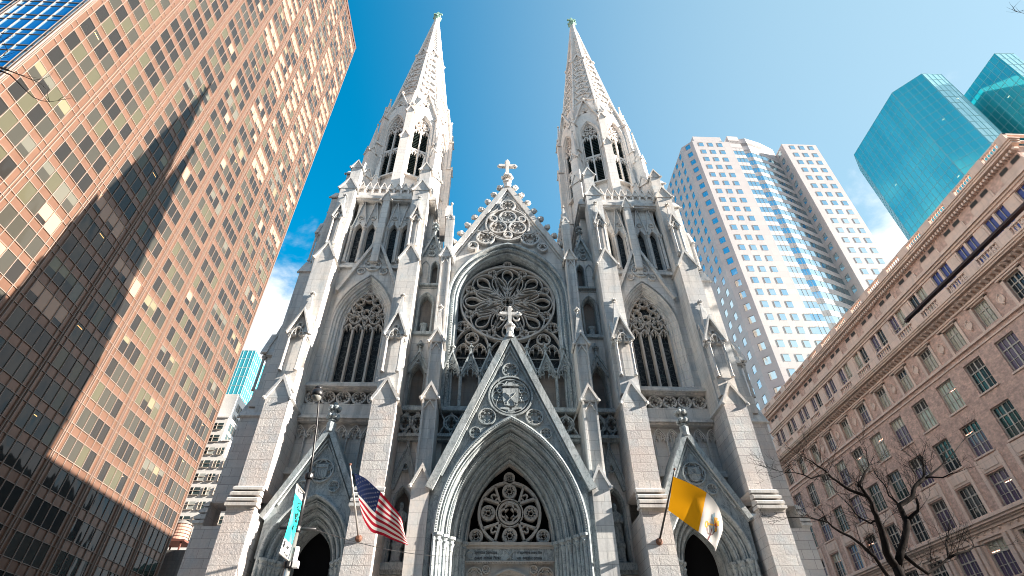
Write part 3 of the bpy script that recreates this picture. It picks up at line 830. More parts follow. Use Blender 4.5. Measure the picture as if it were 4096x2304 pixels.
TC = 12.05
for s in (-1, 1):
    Tm = Matrix.Translation((s * TC, 0, 0)) @ Matrix.Diagonal((s, 1, 1, 1))
    Cc = Matrix.Translation((0, 6, 0))
    big_buttress(Tm @ Matrix.Translation((3.8, 0, 0)), 1.6, 0)
    big_buttress(Tm @ Matrix.Translation((-3.4, 0, 0)), 1.66, 0)
    # side buttresses
    for y in (1.0, 10.6):
        big_buttress(Tm @ Matrix.Translation((4.55, y, 0)) @ Matrix.Rotation(PI / 2, 4, 'Z'), 1.7, 0)
    # ---- tower body
    mb = MB(); mb.M = Tm
    mb.cur = 0
    u0, u1 = -2.6, 3.05
    mb.box(-4.5, 4.6, 1.25, 12, 0, 44.0)
    wall_arch(mb, u0, u1, 0, 15.4, 0, 0, 9.6, 2.45, 3.4)
    mb.box(u0, u1, -.35, .95, 15.15, 15.4, 2); mb.box(u0, u1, -.2, .95, 15.4, 15.62, 2)
    mb.quad((u0, .25, 15.4), (u1, .25, 15.4), (u1, .25, 19), (u0, .25, 19))
    for k in range(6):                          # blind arcade
        c = u0 + .1 + (k + .5) * .98 - .08
        mb.bar(arch(c, 17.85, .47, .95, 0, 6), .12, .25, -.02, mi=2)
        trefoil_head(mb, c, 17.85, .42, .25, .04, .08, .85, mi=2)
        mb.bar([(c - .47, 15.6), (c - .47, 17.85)], .12, .25, -.02, mi=2)
    mb.box(u0, u1, -.28, .3, 18.95, 19.12, 2); mb.box(u0, u1, -.5, .3, 19.12, 19.3, 2); mb.box(u0, u1, -.38, .3, 19.3, 19.42, 2)
    mb.box(u0, u1, -.12, .3, 19.42, 20.4, 2)
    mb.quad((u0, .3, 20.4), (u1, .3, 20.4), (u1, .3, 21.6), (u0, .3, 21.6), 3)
    for k in range(5):
        foil(mb, u0 + .55 + k * 1.13, 20.97, .56, 6, .3, -.05, .12, mi=2)
    mb.box(u0, u1, -.3, .3, 21.5, 21.62, 2)
    mb.prismx([(-.62, 21.62), (-.62, 21.78), (-.5, 21.8), (-.5, 21.92), (-.3, 21.98), (-.3, 22.1), (.7, 22.7), (.7, 21.62)], u0, u1, 2)
    # window stage
    WS, WHW, WR = 27.9, 2.5, 5.0
    wall_arch(mb, u0, u1, 22, 34.0, 0, 0, WS, WHW, WR, n=10)
    arch_prof(mb, 0, WS, 22.2, WHW, WR, [(0, 0), (0, -.12), (.12, -.14), (.2, 0), (.3, .05), (.36, .2), (.5, .26), (.54, .42), (.62, .42), (.68, .58), (.84, .62), (.88, 1.0)], 10, 2)
    # gable over the window
    mb.bar([(-2.75, 30.7), (0, 37.3), (2.6, 30.9)], .34, 0, -.52, fw=.42, mi=2)
    gt = lambda x: 37.1 - 2.42 * abs(x)
    wall_arch(mb, -2.55, 2.5, 31.0, gt, -.2, 0, WS, WHW, WR, -.02, 10, 2)
    foil(mb, 0, 34.15, .82, 6, -.2, -.38, .1, mi=2); shield(mb, 0, 34.1, .55, .75, -.2, -.34, 2)
    for e in (-1, 1): foil(mb, e * .98, 33.3, .36, 4, -.2, -.35, .08, mi=2); mb.bar([(e * .65, 34.9), (0, 36.2)], .08, -.2, -.32, mi=2)
    # upper stage
    mb.box(u0, u1, -.3, .3, 33.7, 33.95, 2); mb.box(u0, u1, -.12, .4, 33.95, 34.2, 2); mb.box(u0, u1, -.02, .5, 34.2, 34.5, 2)
    for c in (2.2, 1.02, -1.08, -2.26):
        wall_arch(mb, c - .62 if c not in (1.02, -2.26) else c - .56, c + .56, 34.5, 43, .1, c, 38.7, .44, 1.0, n=6)
        arch_prof(mb, c, 38.7, 34.5, .44, 1.0, [(0, .1), (0, -.05), (.06, -.05), (.09, .1), (.13, .5)], 6, 2)
        mb.prism([(c - .58, 39.0), (c - .4, 39.0), (c, 39.9), (c + .4, 39.0), (c + .58, 39.0), (c, 42.7)], -.04, .12, 2)
        mb.bar([(c - .62, 39.0), (c, 42.85), (c + .62, 39.0)], .13, .12, -.2, fw=.42, mi=2)
        foil(mb, c, 40.35, .27, 5, -.02, -.14, .06, mi=2)
    for c in (2.84, 1.61, .42, -.48, -1.67):
        column(mb, c, -.08, 34.5, 39.0, .13, .42, 2)
    mb.box(-.36, .3, -.62, .3, 34.2, 43.0, 2)
    gablet(mb, -.5, .44, -.7, .3, 42.4, 43.9, .12, 2)
    mb.box(-4.75, 4.85, -.4, 12.2, 42.6, 42.8, 2); mb.box(-4.9, 5.0, -.55, 12.4, 42.8, 43.05, 2); mb.box(-4.8, 4.9, -.45, 12.3, 43.05, 43.3, 2)
    mb.box(-4.6, 4.7, -.1, 12.0, 43.3, 44.1, 2)
    mb.box(4.4, 5.15, -.1, 12.1, 33.6, 34.2, 2); mb.box(4.4, 5.0, -.05, 12.1, 20.2, 20.6, 2)
    # little arcaded parapet
    for sd_ in range(4):
        sv = mb.M
        mb.M = Tm @ Matrix.Translation((0, 6, 0)) @ Matrix.Rotation(sd_ * PI / 2, 4, 'Z') @ Matrix.Translation((0, -6, 0))
        mb.box(-3.4, 3.4, .35, .5, 43.9, 45.1, 4)
        for k in range(9):
            c = -2.92 + k * .73
            mb.prism([(c - .34, 45.0), (c + .34, 45.0), (c, 45.75)], .12, .4, 4)
            mb.bar([(c - .37, 44.98), (c, 45.95), (c + .37, 44.98)], .11, .4, .02, fw=.42, mi=4)
            mb.bar(arch(c, 44.8, .22, .4, 0, 4), .09, .35, .15, mi=4)
            mb.box(c + .28, c + .45, .1, .4, 43.9, 45.0, 4)
        mb.M = sv
    mb.build('tower', [D_, D_, D_, N_, S_], cath)
    # ---- tower window
    mb = MB(); mb.M = Tm
    mb.add([(x, .95, z) for x, z in [(-1.64, 22.3)] + arch(0, WS, WHW, WR, .86, 10) + [(1.64, 22.3)]], [tuple(range(23))])
    win = mb.build('tower_window', [M['lead']], cath, recalc=False)
    mb = MB(); mb.M = Tm
    yb, yf = .93, .56
    for x in (-.82, 0, .82): mb.bar([(x, 22.4), (x, 27.8)], .21, yb, yf)
    for x in (-1.62, 1.62): mb.bar([(x, 22.4), (x, 28)], .12, yb, yf)
    for x in (-1.22, -.41, .41, 1.22): trefoil_head(mb, x, 27.5, .4, yb, yf, .1, .7)
    for x in (-.82, .82):
        foil(mb, x, 28.62, .5, 4, yb, yf, .11)
        mb.bar(arch(x, 27.6, .82, 1.75, 0, 6), .11, yb, yf)
    foil(mb, 0, 28.5, .26, 3, yb, yf, .08)
    mb.bar(circ(0, 30.1, 1.32, 32), .14, yb, yf, True)
    for k in range(6):
        a = PI / 2 + k * PI / 3
        foil(mb, .84 * math.cos(a), 30.1 + .84 * math.sin(a), .43, 3, yb, yf, .09)
    for x in (-1.42, 1.42): foil(mb, x, 29.0, .32, 4, yb, yf, .09)
    foil(mb, 0, 31.68, .22, 4, yb, yf, .07)
    mb.build('tracery', [T_], win)
    for c in (2.2, 1.02, -1.08, -2.26):
        mb = MB(); mb.M = Tm
        mb.add([(x, .45, z) for x, z in [(c - .34, 34.5)] + arch(c, 38.7, .44, 1.0, .1, 6) + [(c + .34, 34.5)]], [tuple(range(15))])
        for z in (35.6, 36.7, 37.8): mb.box(c - .34, c + .34, .42, .445, z, z + .03)
        mb.build('lancet_window', [M['lead']], cath)
    # ---- side portal
    mb = MB(); mb.M = Tm
    sg = lambda x: 17.4 - abs(x) * 2.02
    wall_arch(mb, -2.6, 2.75, 9.6, sg, -1.9, 0, 9.6, 2.6, 3.75, n=10)
    for x in (-2.6, 2.75):
        mb.quad((x, -1.9, 0), (x, .1, 0), (x, .1, sg(x)), (x, -1.9, sg(x)))
        mb.quad((x, -1.9, sg(x)), (x, .1, sg(x)), (0, .1, sg(0)), (0, -1.9, sg(0)))
        for k in range(14):                       # stepped slates of the gable roof
            z = sg(x) + (sg(0) - sg(x)) * k / 14
            xx = x * (1 - k / 14.0)
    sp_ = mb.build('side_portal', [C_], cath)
    mb = MB(); mb.M = Tm
    pq = [(0, -1.85), (0, -2.02)]
    for i in range(4):
        t, y = .02 + i * .345, -2.04 + i * .45
        pq += [(t, y), (t + .08, y - .03), (t + .15, y), (t + .19, y + .1), (t + .18, y + .18), (t + .2, y + .4), (t + .28, y + .42), (t + .32, y + .32), (t + .345, y + .42)]
    pq += [(1.4, -.3), (1.5, .5)]
    mb.strips([[(x, y, z) for x, z in [(-2.6 + t, 0)] + arch(0, 9.6, 2.6, 3.75, t, 11) + [(2.6 - t, 0)]] for t, y in pq])
    mb.build('arch_moulding', [C_], sp_)
    for e in (-1, 1):
        for y, t in ((-1.8, .3), (-1.35, .64), (-.9, .98)):
            mb = MB(); mb.M = Tm
            column(mb, e * (2.6 - t), y, 3.6, 9.6, .14, .7)
            mb.lathe([(.3, 9.5), (.3, 9.64)], e * (2.6 - t), y, 8)
            mb.build('column', [C_], sp_)
    mb = MB(); mb.M = Tm
    mb.bar([(-2.85, 12.0), (0, 17.55), (2.9, 11.8)], .42, .1, -2.25, fw=.4)
    mb.bar([(-2.2, 12.6), (0, 16.9), (2.2, 12.6)], .12, -1.9, -2.05, fw=.4)
    foil(mb, 0, 14.75, .78, 6, -1.9, -2.06, .1)
    for e in (-1, 1): foil(mb, e * .95, 13.75, .38, 4, -1.9, -2.03, .08); mb.bar([(e * .8, 15.2), (0, 16.5)], .08, -1.9, -2.02)
    mb.build('gable_coping', [C_], sp_)
    mb = MB(); mb.M = Tm
    shield(mb, 0, 14.65, .75, .95, -1.9, -2.08)
    if s < 0:
        for k in range(6): mb.box(-.3 + k * .11, -.25 + k * .11, -2.12, -2.07, 14.28, 14.82)
        mb.box(-.36, .36, -2.12, -2.07, 14.9, 14.95)
    else:
        mb.box(-.35, .35, -2.12, -2.07, 14.62, 14.67); foil(mb, 0, 14.85, .16, 3, -2.07, -2.12, .04)
    mb.build('shield', [C_], sp_)
    mb = MB(); mb.M = Tm
    finial(mb, 0, -2.05, 17.4, 19.45, .42, None, 2)
    mb.lathe([(.3, 17.3), (.34, 17.9), (.2, 18.0)], 0, -2.05, 8)
    mb.build('finial', [C_], sp_)
    mb = MB(); mb.M = Tm
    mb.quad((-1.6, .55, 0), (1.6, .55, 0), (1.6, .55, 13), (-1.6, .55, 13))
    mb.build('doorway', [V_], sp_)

    # ---- octagonal belfry
    ctr = Vector((s * 11.95, 6.0, 0))
    mb = MB()
    R0 = 4.72; ap = R0 * math.cos(PI / 8)
    mb.lathe([(R0 * .92, 43.9), (R0 * .92, 46.0)], ctr.x, ctr.y, 8, 0, rot=0)
    Lf = []
    for k in range(8):
        a = -PI / 2 + PI / 8 + k * PI / 4               # outward direction of the face
        Fm = Matrix.Translation(ctr) @ Matrix.Rotation(a + PI / 2, 4, 'Z') @ Matrix.Translation((0, -ap, 0))
        Lf.append(Fm)
        mb.M = Fm
        hw = R0 * math.sin(PI / 8)
        wall_arch(mb, -hw, hw, 45.5, 63.6, 0, 0, 58.6, 1.32, 3.15, n=8)
        arch_prof(mb, 0, 58.6, 46.2, 1.32, 3.15, [(0, 0), (0, -.1), (.08, -.1), (.14, .02), (.24, .1), (.28, .3), (.36, .34), (.38, .75)], 8)
        mb.quad((-1, .3, 45.5), (1, .3, 45.5), (1, .3, 49.6), (-1, .3, 49.6))
        mb.box(-1.25, 1.25, -.1, .5, 49.4, 49.6)
        gtb = lambda x: 66.2 - 2.75 * abs(x)
        mb.bar([(-1.75, 61.4), (0, 66.5), (1.75, 61.4)], .22, .2, -.3, fw=.42)
        mb.prism([(-1.3, 62.7), (-.75, 63.3), (0, 64.0), (.75, 63.3), (1.3, 62.7), (0, 66.2)], .0, .25)
        foil(mb, 0, 64.3, .36, 3, .02, -.12, .08)
        finial(mb, 0, -.1, 66.2, 67.1, .2)
        # corner pier with gablets and pinnacle
        mb.M = Matrix.Translation(ctr) @ Matrix.Rotation(a + PI / 2 + PI / 8, 4, 'Z') @ Matrix.Translation((0, -R0, 0))
        mb.box(-.48, .48, -.5, .5, 43.9, 55.6)
        gablet(mb, -.48, .48, -.56, .4, 55.5, 56.6, .11)
        mb.box(-.4, .4, -.3, .5, 55.4, 61.3)
        gablet(mb, -.42, .42, -.36, .4, 61.2, 62.2, .1)
        spirelet(mb, 0, .1, 61, 62.6, 66.4, .62)
        mb.M = None
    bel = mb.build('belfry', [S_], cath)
    for k in range(8):
        mb = MB(); mb.M = Lf[k]
        mb.cur = 1
        mb.quad((-.98, .62, 49.6), (.98, .62, 49.6), (.98, .62, 61.6), (-.98, .62, 61.6))
        mb.cur = 0
        yb, yf = .6, .22
        mb.bar([(0, 49.6), (0, 59.0)], .22, yb, yf)
        for e in (-1, 1):
            mb.bar([(e * .95, 49.6), (e * .95, 58.6)], .14, yb, yf)
            trefoil_head(mb, e * .48, 58.0, .46, yb, yf, .12, .85)
            trefoil_head(mb, e * .48, 53.7, .46, yb, yf, .12, .7)
            foil(mb, e * .45, 59.4, .42, 4, yb, yf, .1)
        mb.box(-.95, .95, .3, .58, 54.5, 54.85)
        foil(mb, 0, 60.35, .48, 4, yb, yf, .11)
        w_ = mb.build('belfry_window', [S_, V_], cath)
        for e in (-1, 1):
            mb = MB(); mb.M = Lf[k]
            xa, xb = sorted((e * .12, e * .86))
            mb.quad((xa, .56, 49.75), (xb, .56, 49.75), (xb, .56, 58.6), (xa, .56, 58.6))
            for z0, z1 in ((49.75, 54.3), (54.95, 58.6)):
                n = int((z1 - z0) / .3)
                for j in range(n):
                    z = z0 + .3 * j
                    mb.add([(xa, .36, z), (xb, .36, z), (xb, .56, z + .2), (xa, .56, z + .2), (xa, .36, z + .05), (xb, .36, z + .05), (xb, .56, z + .25), (xa, .56, z + .25)],
                           [(0, 1, 2, 3), (7, 6, 5, 4), (0, 4, 5, 1)])
            mb.build('louvre', [M['louver']], w_)
    # corner pinnacles on the square shoulders of the tower
    for (dx, dy) in ((3.85, -3.9), (-3.75, -3.9), (3.85, 3.9), (-3.75, 3.9)):
        mb = MB()
        x, y = ctr.x + s * dx, ctr.y + dy
        mb.M = Matrix.Translation((x, y, 0)) @ Matrix.Rotation(PI / 4, 4, 'Z')
        mb.box(-.62, .62, -.62, .62, 43.5, 50.8)
        for q_ in range(4):
            sv = mb.M
            mb.M = sv @ Matrix.Rotation(q_ * PI / 2, 4, 'Z')
            gablet(mb, -.6, .6, -.72, .2, 48.8, 50.3, .1)
            mb.M = sv
        spirelet(mb, 0, 0, 50.5, 53.4, 59.6, .95)
        mb.M = None
        for e in ((1, 0), (0, 1)):
            xx, yy = x - s * (1 if dx > 0 else -1) * e[0] * 1.35, y - (1 if dy > 0 else -1) * e[1] * 1.35
            spirelet(mb, xx, yy, 44, 48.6, 53.6, .68)
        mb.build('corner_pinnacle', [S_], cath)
    # ---- spire
    mb = MB()
    zb_, zt_, rb_, rt_ = 62.8, 98.2, 4.35, .3
    rad = lambda z: rb_ + (rt_ - rb_) * (z - zb_) / (zt_ - zb_)
    mb.lathe([(rad(zb_), zb_), (rt_, zt_)], ctr.x, ctr.y, 8)
    for k in range(8):
        a = -PI / 2 + k * PI / 4
        P3 = lambda z, o=0: (ctr.x + (rad(z) + o) * math.cos(a), ctr.y + (rad(z) + o) * math.sin(a), z)
        mb.tube([P3(zb_, .02), P3(82, .03), P3(zt_, .0)], [.2, .14, .07], 6)
        mb.knob(*P3(81.6, .12), .3)
        # face tracery in relief
        fa = a + PI / 8
        slope = math.atan2((rb_ - rt_) * math.cos(PI / 8), zt_ - zb_)
        Fm = Matrix.Translation((ctr.x, ctr.y, 0)) @ Matrix.Rotation(fa + PI / 2, 4, 'Z')
        apz = lambda z: rad(z) * math.cos(PI / 8)
        # local frame leaning with the face: origin at z=66 on the face
        mb.M = Fm @ Matrix.Translation((0, -apz(66), 66)) @ Matrix.Rotation(-slope, 4, 'X')
        L = lambda z: (z - 66) / math.cos(slope)
        hwz = lambda z: rad(z) * math.sin(PI / 8)
        for j in range(7):
            z = 67.2 + j * 2.0
            h = hwz(z) - .14; g = hwz(z + 2) - .14
            mb.bar([(-h, L(z)), (-h * .3, L(z + .75)), (0, L(z + 1.05)), (h * .3, L(z + .75)), (h, L(z))], .2, .02, -.2)
            mb.bar([(-h * .75, L(z + 1.9)), (-h * .5, L(z + 1.1)), (0, L(z + .55)), (h * .5, L(z + 1.1)), (h * .75, L(z + 1.9))], .17, .02, -.18)
            foil(mb, 0, L(z + 1.5), h * .4, 4, .02, -.16, .1, ring=False)
        zz = 81.4; h = hwz(zz)
        mb.bar([(-h, L(zz)), (0, L(zz + 2.3)), (h, L(zz))], .2, .05, -.26, fw=.42)
        foil(mb, 0, L(zz + .6), h * .45, 3, .02, -.15, .09)
        for j in range(10):
            z = 84.4 + j * .72; h = hwz(z) - .06
            if h > .12: mb.bar([(-h, L(z)), (0, L(z + .5)), (h, L(z))], .11, .02, -.1)
        for e in (-1, 1):
            mb.bar([(e * (hwz(66) - .32), L(66)), (e * (hwz(94) - .1), L(94))], .1, .02, -.12)
        mb.M = None
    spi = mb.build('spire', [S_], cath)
    mb = MB()
    mb.lathe([(.34, 97.6), (.42, 98.0), (.62, 98.6), (.55, 98.9), (.3, 99.2), (.2, 99.6)], ctr.x, ctr.y, 10)
    for k in range(8):
        a = k * PI / 4
        mb.knob(ctr.x + .55 * math.cos(a), ctr.y + .55 * math.sin(a), 98.75, .24)
    cross(mb, ctr.x, ctr.y, 99.4, 101.0, 1.25, .3)
    mb.build('spire_cross', [M['copper']], spi)

# ---- nave behind the front
mb = MB()
mb.box(-8.2, 8.2, 1.5, 95, 0, 33)
mb.prism([(-8.4, 33), (8.4, 33), (0, 46.2)], 1.4, 95, 1)
for s in (-1, 1):
    xa, xb = sorted((s * 8.2, s * 17.5))
    mb.box(xa, xb, 12, 95, 0, 20)
    mb.prism([(s * 17.8, 20), (s * 8.2, 20), (s * 8.2, 26)], 12, 95, 1)
mb.build('nave', [D_, M['slate']], cath)

# ================================================================== BRONZE GLASS TOWER (left)
def glassmat(name, base, rough=0.04, ior=1.4, metal=0.0, wob=0.0, wsc=0.35, coat=0.0):
    m = mat(name, base, rough, metal, spec=0.5, ior=ior)
    if wob:
        q = NT(m); q.bump(q.noise(wsc, 2, 0.5, q.vec(1, 1, .45)), wob, 0.6)
    return m
m = mat('bronze spandrel glass', (0.26, 0.15, 0.1), 0.3, 0.28, spec=0.5, ior=1.45); q = NT(m)
q.l(q.ramp(q.noise(0.5, 5, 0.6), [(0.3, (0.145, 0.076, 0.05)), (0.6, (0.17, 0.092, 0.062)), (0.8, (0.2, 0.112, 0.076))]), q.b.inputs['Base Color'])
q.bump(q.noise(0.35, 2), 0.08, 0.5)
M['bronze'] = m
OW = [glassmat('bronze window glass', (0.022, 0.02, 0.018), wob=0.13),
      glassmat('smoked window glass', (0.045, 0.042, 0.034), wob=0.1),
      glassmat('dim green window glass', (0.075, 0.07, 0.045), wob=0.1),
      glassmat('pane with pale blind', (0.17, 0.15, 0.095), wob=0.06),
      glassmat('peach pane', (0.36, 0.22, 0.15), 0.1, wob=0.05),  # peach colour, more frequent towards the upper floors
      glassmat('pane with grey blind', (0.11, 0.105, 0.085), wob=0.08),
      mat('ceiling lamp behind glass', (0.8, 0.5, 0.2), 0.5, emit=(1.0, 0.55, 0.18), estr=.45),
      glassmat('glass with painted sky blue', (0.12, 0.42, 0.72), .03, metal=.9, wob=.03)]  # sky reflection of the avenue face, painted into the glass tint
M['mullion'] = mat('bronze mullion', (0.24, 0.18, 0.15), 0.5)
TX, TY0, TY1, TH = -48.8, -7.62, 51.9, 179.0
tower = thing('glass_tower', 'tall bronze glass office tower left of the cathedral, crossed by spire shadows', 'skyscraper', (-70, 22, 0))
mb = MB()
mb.box(-112, TX, TY0, TY1, 0, TH)
mb.quad((-112, TY0 - .012, 0), (TX - .25, TY0 - .012, 0), (TX - .25, TY0 - .012, TH - .1), (-112, TY0 - .012, TH - .1), 1)  # avenue face covered with the painted sky blue
mb.box(-112.3, TX + .2, TY0 - .2, TY1 + .2, TH, TH + 1.2)
mb.build('wall', [M['bronze'], OW[7]], tower)
rw = random.Random(11)
FZ, FH = 0.95, 3.437                      # floor phase and height
NB, BW = 8, (TY1 - TY0) / 8
mul = MB()
nf = int((TH - FZ) / FH)
winlist = []
for f in range(nf):
    z0 = FZ + f * FH + 1.0; z1 = z0 + 2.28
    for b in range(NB): winlist.append(('S', b, f, z0, z1))
    for b in range(4): winlist.append(('W', b, f, z0, z1))
def ow_center(w):
    k, b, f, z0, z1 = w
    return (TX, TY0 + (b + .5) * BW, (z0 + z1) / 2) if k == 'S' else (TX - (b + .5) * BW, TY0, (z0 + z1) / 2)
vis = [w for w in winlist if inview(ow_center(w), 220)]
vis.sort(key=lambda w: (Vector(ow_center(w)) - CAM).length)
def tower_window(mb, w):
    k, b, f, z0, z1 = w
    PW = 1.42
    a0 = (BW - 4 * PW) / 2
    o = .03
    def quad(u0, u1, za, zb, mi, e=0.0):
        if k == 'S':
            y0, y1 = TY0 + b * BW + u0, TY0 + b * BW + u1
            mb.quad((TX + o + e, y0, za), (TX + o + e, y1, za), (TX + o + e, y1, zb), (TX + o + e, y0, zb), mi)
        else:
            x0, x1 = TX - b * BW - u0, TX - b * BW - u1
            mb.quad((x0, TY0 - o - e, za), (x1, TY0 - o - e, za), (x1, TY0 - o - e, zb), (x0, TY0 - o - e, zb), mi)
    high = max(0.0, min(1.0, (z0 - 84) / 40 + (b - 2) * .06)) if z0 > 76 else 0.0
    kind = rw.random()
    same = rw.random() < .75
    for p in range(4):
        u0 = a0 + p * PW; u1 = u0 + PW
        if not same or p == 0: kind = rw.random()
        if k == 'W': quad(u0, u1, z0, z1, 7); continue
        body = rw.choice([0, 0, 0, 1, 1, 2]) if z0 > 25 else 0
        if kind < .035 + .5 * high and z0 > 30:
            zz = z1 - (z1 - z0) * rw.choice([1, 1, .72, .6])
            quad(u0, u1, zz, z1, 4)
            if zz > z0 + .01: quad(u0, u1, z0, zz, 0)
        elif kind < .17 + .5 * high and z0 > 25:
            zz = z1 - (z1 - z0) * rw.choice([.3, .45, .6, 1])
            c = rw.choice([3, 5, 5, 2])
            quad(u0, u1, zz, z1, c)
            if zz > z0 + .01: quad(u0, u1, z0, zz, body)
        else: quad(u0, u1, z0, z1, body)
        if rw.random() < .03:
            zz = z1 - .25 - rw.random() * .5
            quad(u0 + .2, u0 + .2 + rw.choice([.25, .5, .9]), zz, zz + .07, 6, .01)
for w in vis[:100]:
    mb = MB(); tower_window(mb, w)
    mb.build('window', OW, tower, recalc=False)
mb = MB()
for w in vis[100:]: tower_window(mb, w)
o = mb.build('window', OW, tower, recalc=False); o['kind'] = 'stuff'
# mullions: paired lines at each bay, single lines at each pane, rails at sill and head
PW = 1.42; a0 = (BW - 4 * PW) / 2
for b in range(NB + 1):
    y = TY0 + b * BW
    for d in (-.17, .17):
        yy = min(max(y + d, TY0 + .02), TY1 - .02)
        mul.box(TX, TX + .17, yy - .035, yy + .035, 0, TH)
    if b < NB:
        for p in range(5):
            yy = y + a0 + p * PW
            mul.box(TX, TX + .13, yy - .03, yy + .03, 0, TH)
for f in range(nf + 1):
    for z in (FZ + f * FH + .96, FZ + f * FH + 1.0 + 2.30):
        if z < TH: mul.box(TX, TX + .09, TY0, TY1, z - .035, z + .035)
for b in range(8):
    for p in range(5):
        x = TX - b * BW - a0 - p * PW
        mul.box(x - .03, x + .03, TY0 - .13, TY0, 0, TH)
    for d in (.0, .3): mul.box(TX - b * BW - d - .05, TX - b * BW - d + .02, TY0 - .17, TY0, 0, TH)
for f in range(nf + 1):
    for z in (FZ + f * FH + .96, FZ + f * FH + 1.0 + 2.30):
        if z < TH: mul.box(-108, TX, TY0 - .09, TY0, z - .035, z + .035)
mul.build('mullion_grid', M['mullion'], tower)

# ================================================================== STONE DEPARTMENT STORE (right)
m = stone('limestone of the store', (0.72, 0.54, 0.45), (0.64, 0.48, 0.4), (0.42, 0.31, 0.255), (0.76, 0.55, 0.44), (0.6, 0.49, 0.44), (0.3, 0.23, 0.2), w=1.8, h=.8, rough_bump=.08, stain=.4); M['lime'] = m
m = mat('mottled tan brick', (0.3, 0.2, 0.15), 0.9); q = NT(m)
br = q.blocks(.42, .16, .012, (0.62, 0.41, 0.335), (0.46, 0.31, 0.26), (0.5, 0.37, 0.32))
c = q.mix(.7, br.outputs['Color'], q.ramp(q.noise(2.2, 6, .7), [(.35, (.6, .6, .6)), (.65, (1.3, 1.25, 1.2))]), 'MULTIPLY')
q.l(c, q.b.inputs['Base Color']); q.bump(q.noise(3, 5, .7), .5, .08); M['brick'] = m
SG = [glassmat('violet tinted pane', (0.1, 0.075, 0.12), wob=.05), glassmat('dark pane', (0.02, 0.025, 0.028), wob=.05), glassmat('greenish pane', (0.02, 0.04, 0.035), wob=.05),
      glassmat('pane with cream blind', (0.4, 0.38, 0.3), wob=.03), mat('louvre grille', (0.045, 0.042, 0.04), .8), mat('strip lamp behind glass', (.8, .4, .3), .5, emit=(1, .5, .35), estr=1.2),
      glassmat('blue pane', (0.05, 0.07, 0.24), wob=.05)]
M['sash'] = mat('painted window sash', (0.42, 0.37, 0.32), .6)
store = thing('department_store', 'long tan stone department store with balustrades and rows of sash windows', 'store', (70, 25, 0))
SX = 48.8
SY0, SY1 = -7.4, 56.5
bays = [4.94 + 4.47 * k for k in range(-2, 12)]
rows = [(8.2, 11.6, 1.25), (12.85, 16.1, 1.25), (18.25, 21.3, 1.22), (23.05, 26.3, 1.22), (27.9, 31.2, 1.18), (32.9, 35.45, .95)]
mb = MB()
mb.box(SX + .5, 128, SY0, SY1, 0, 37.4, 0)
def punched(mb, x, ys, hw, z0, z1, za, zb, mi):      # wall strip z0..z1 with an opening za..zb at each bay
    ed = [SY0] + [v for y in ys for v in (y - hw, y + hw)] + [SY1]
    for i in range(0, len(ed), 2): mb.box(x, x + .5, ed[i], ed[i + 1], z0, z1, mi)
    for y in ys:
        mb.box(x, x + .5, y - hw, y + hw, z0, za, mi); mb.box(x, x + .5, y - hw, y + hw, zb, z1, mi)
zl = [0, 12.2, 16.3, 22.2, 27.1, 31.85, 36.0]
for i, (za, zb, hw) in enumerate(rows): punched(mb, SX, bays, hw, zl[i], zl[i + 1], za, zb, 1 if i >= 2 else 0)
mb.box(SX, SX + .5, SY0, SY1, 36.0, 37.4, 0)
# upper storeys set back
UX = 52.3
mb.box(UX + .4, 126, SY0 + 2.0, SY1, 37.4, 48.4, 0)
mb.build('wall', [M['lime'], M['brick']], store)
mb = MB()
# attic wall with pilaster panels
eds = [SY0 + 2.0]
for y in bays:
    for d in (-.78, .78): eds += [y + d - .62, y + d + .62]
eds += [SY1]
for i in range(0, len(eds), 2): mb.box(UX, UX + .4, eds[i], eds[i + 1], 37.4, 44.2, 0)
mb.box(UX, UX + .4, SY0 + 2, SY1, 37.4, 40.2, 0); 
mb.box(UX, UX + .4, SY0 + 2, SY1, 44.2, 48.4, 1)
for y in bays:
    mb.box(UX - .06, UX, y + 1.65, y + 2.85, 41.0, 43.9, 0)
mb.box(UX - .12, UX, SY0 + 1.9, SY1, 44.25, 44.55, 0); mb.box(UX - .3, UX, SY0 + 1.7, SY1, 44.55, 44.8, 0); mb.box(UX - .5, UX, SY0 + 1.5, SY1, 44.8, 45.05, 0)
mb.box(UX - .25, UX, SY0 + 1.9, SY1, 45.05, 45.4, 0)
for y in bays:
    mb.box(UX - .1, UX, y - 1.55, y + 1.5, 45.4, 46.3, 2)
    for d in (-.78, .78): mb.box(UX - .12, UX - .1, y + d - .5, y + d + .5, 45.5, 46.15, 2)
mb.build('attic_wall', [M['lime'], M['brick'], M['lime']], store)
# cornices
mb = MB()
def cornice(x, zs, y0, y1):
    for z0, z1, o in zs: mb.box(x - o, x + .2, y0 - o, y1, z0, z1)
cornice(UX, [(47.6, 47.8, .25), (47.8, 48.05, .75), (48.05, 48.25, .85), (48.25, 48.4, 1.0)], SY0 + 2, SY1)
for k in range(150):
    y = SY0 + 1.6 + k * .42
    if y < SY1: mb.box(UX - .55, UX, y, y + .2, 47.25, 47.6)
mb.build('cornice', M['lime'], store)
mb = MB()
cornice(SX, [(35.95, 36.15, .2), (36.55, 36.8, .55), (36.8, 37.0, .95), (37.0, 37.2, 1.1), (37.2, 37.4, 1.2)], SY0, SY1)
for k in range(96):
    y = SY0 - .2 + k * .67
    if y < SY1:
        mb.prismx([(0, 0), (0, 0)], 0, 0) if False else None
        mb.add([(SX, y, 36.15), (SX - .8, y, 36.55), (SX, y, 36.55), (SX, y + .3, 36.15), (SX - .8, y + .3, 36.55), (SX, y + .3, 36.55)], [(0, 1, 2), (5, 4, 3), (0, 3, 4, 1), (1, 4, 5, 2)])
cornice(SX, [(31.8, 31.95, .12), (32.35, 32.6, .22)], SY0, SY1)
mb.build('cornice', M['lime'], store)
mb = MB()
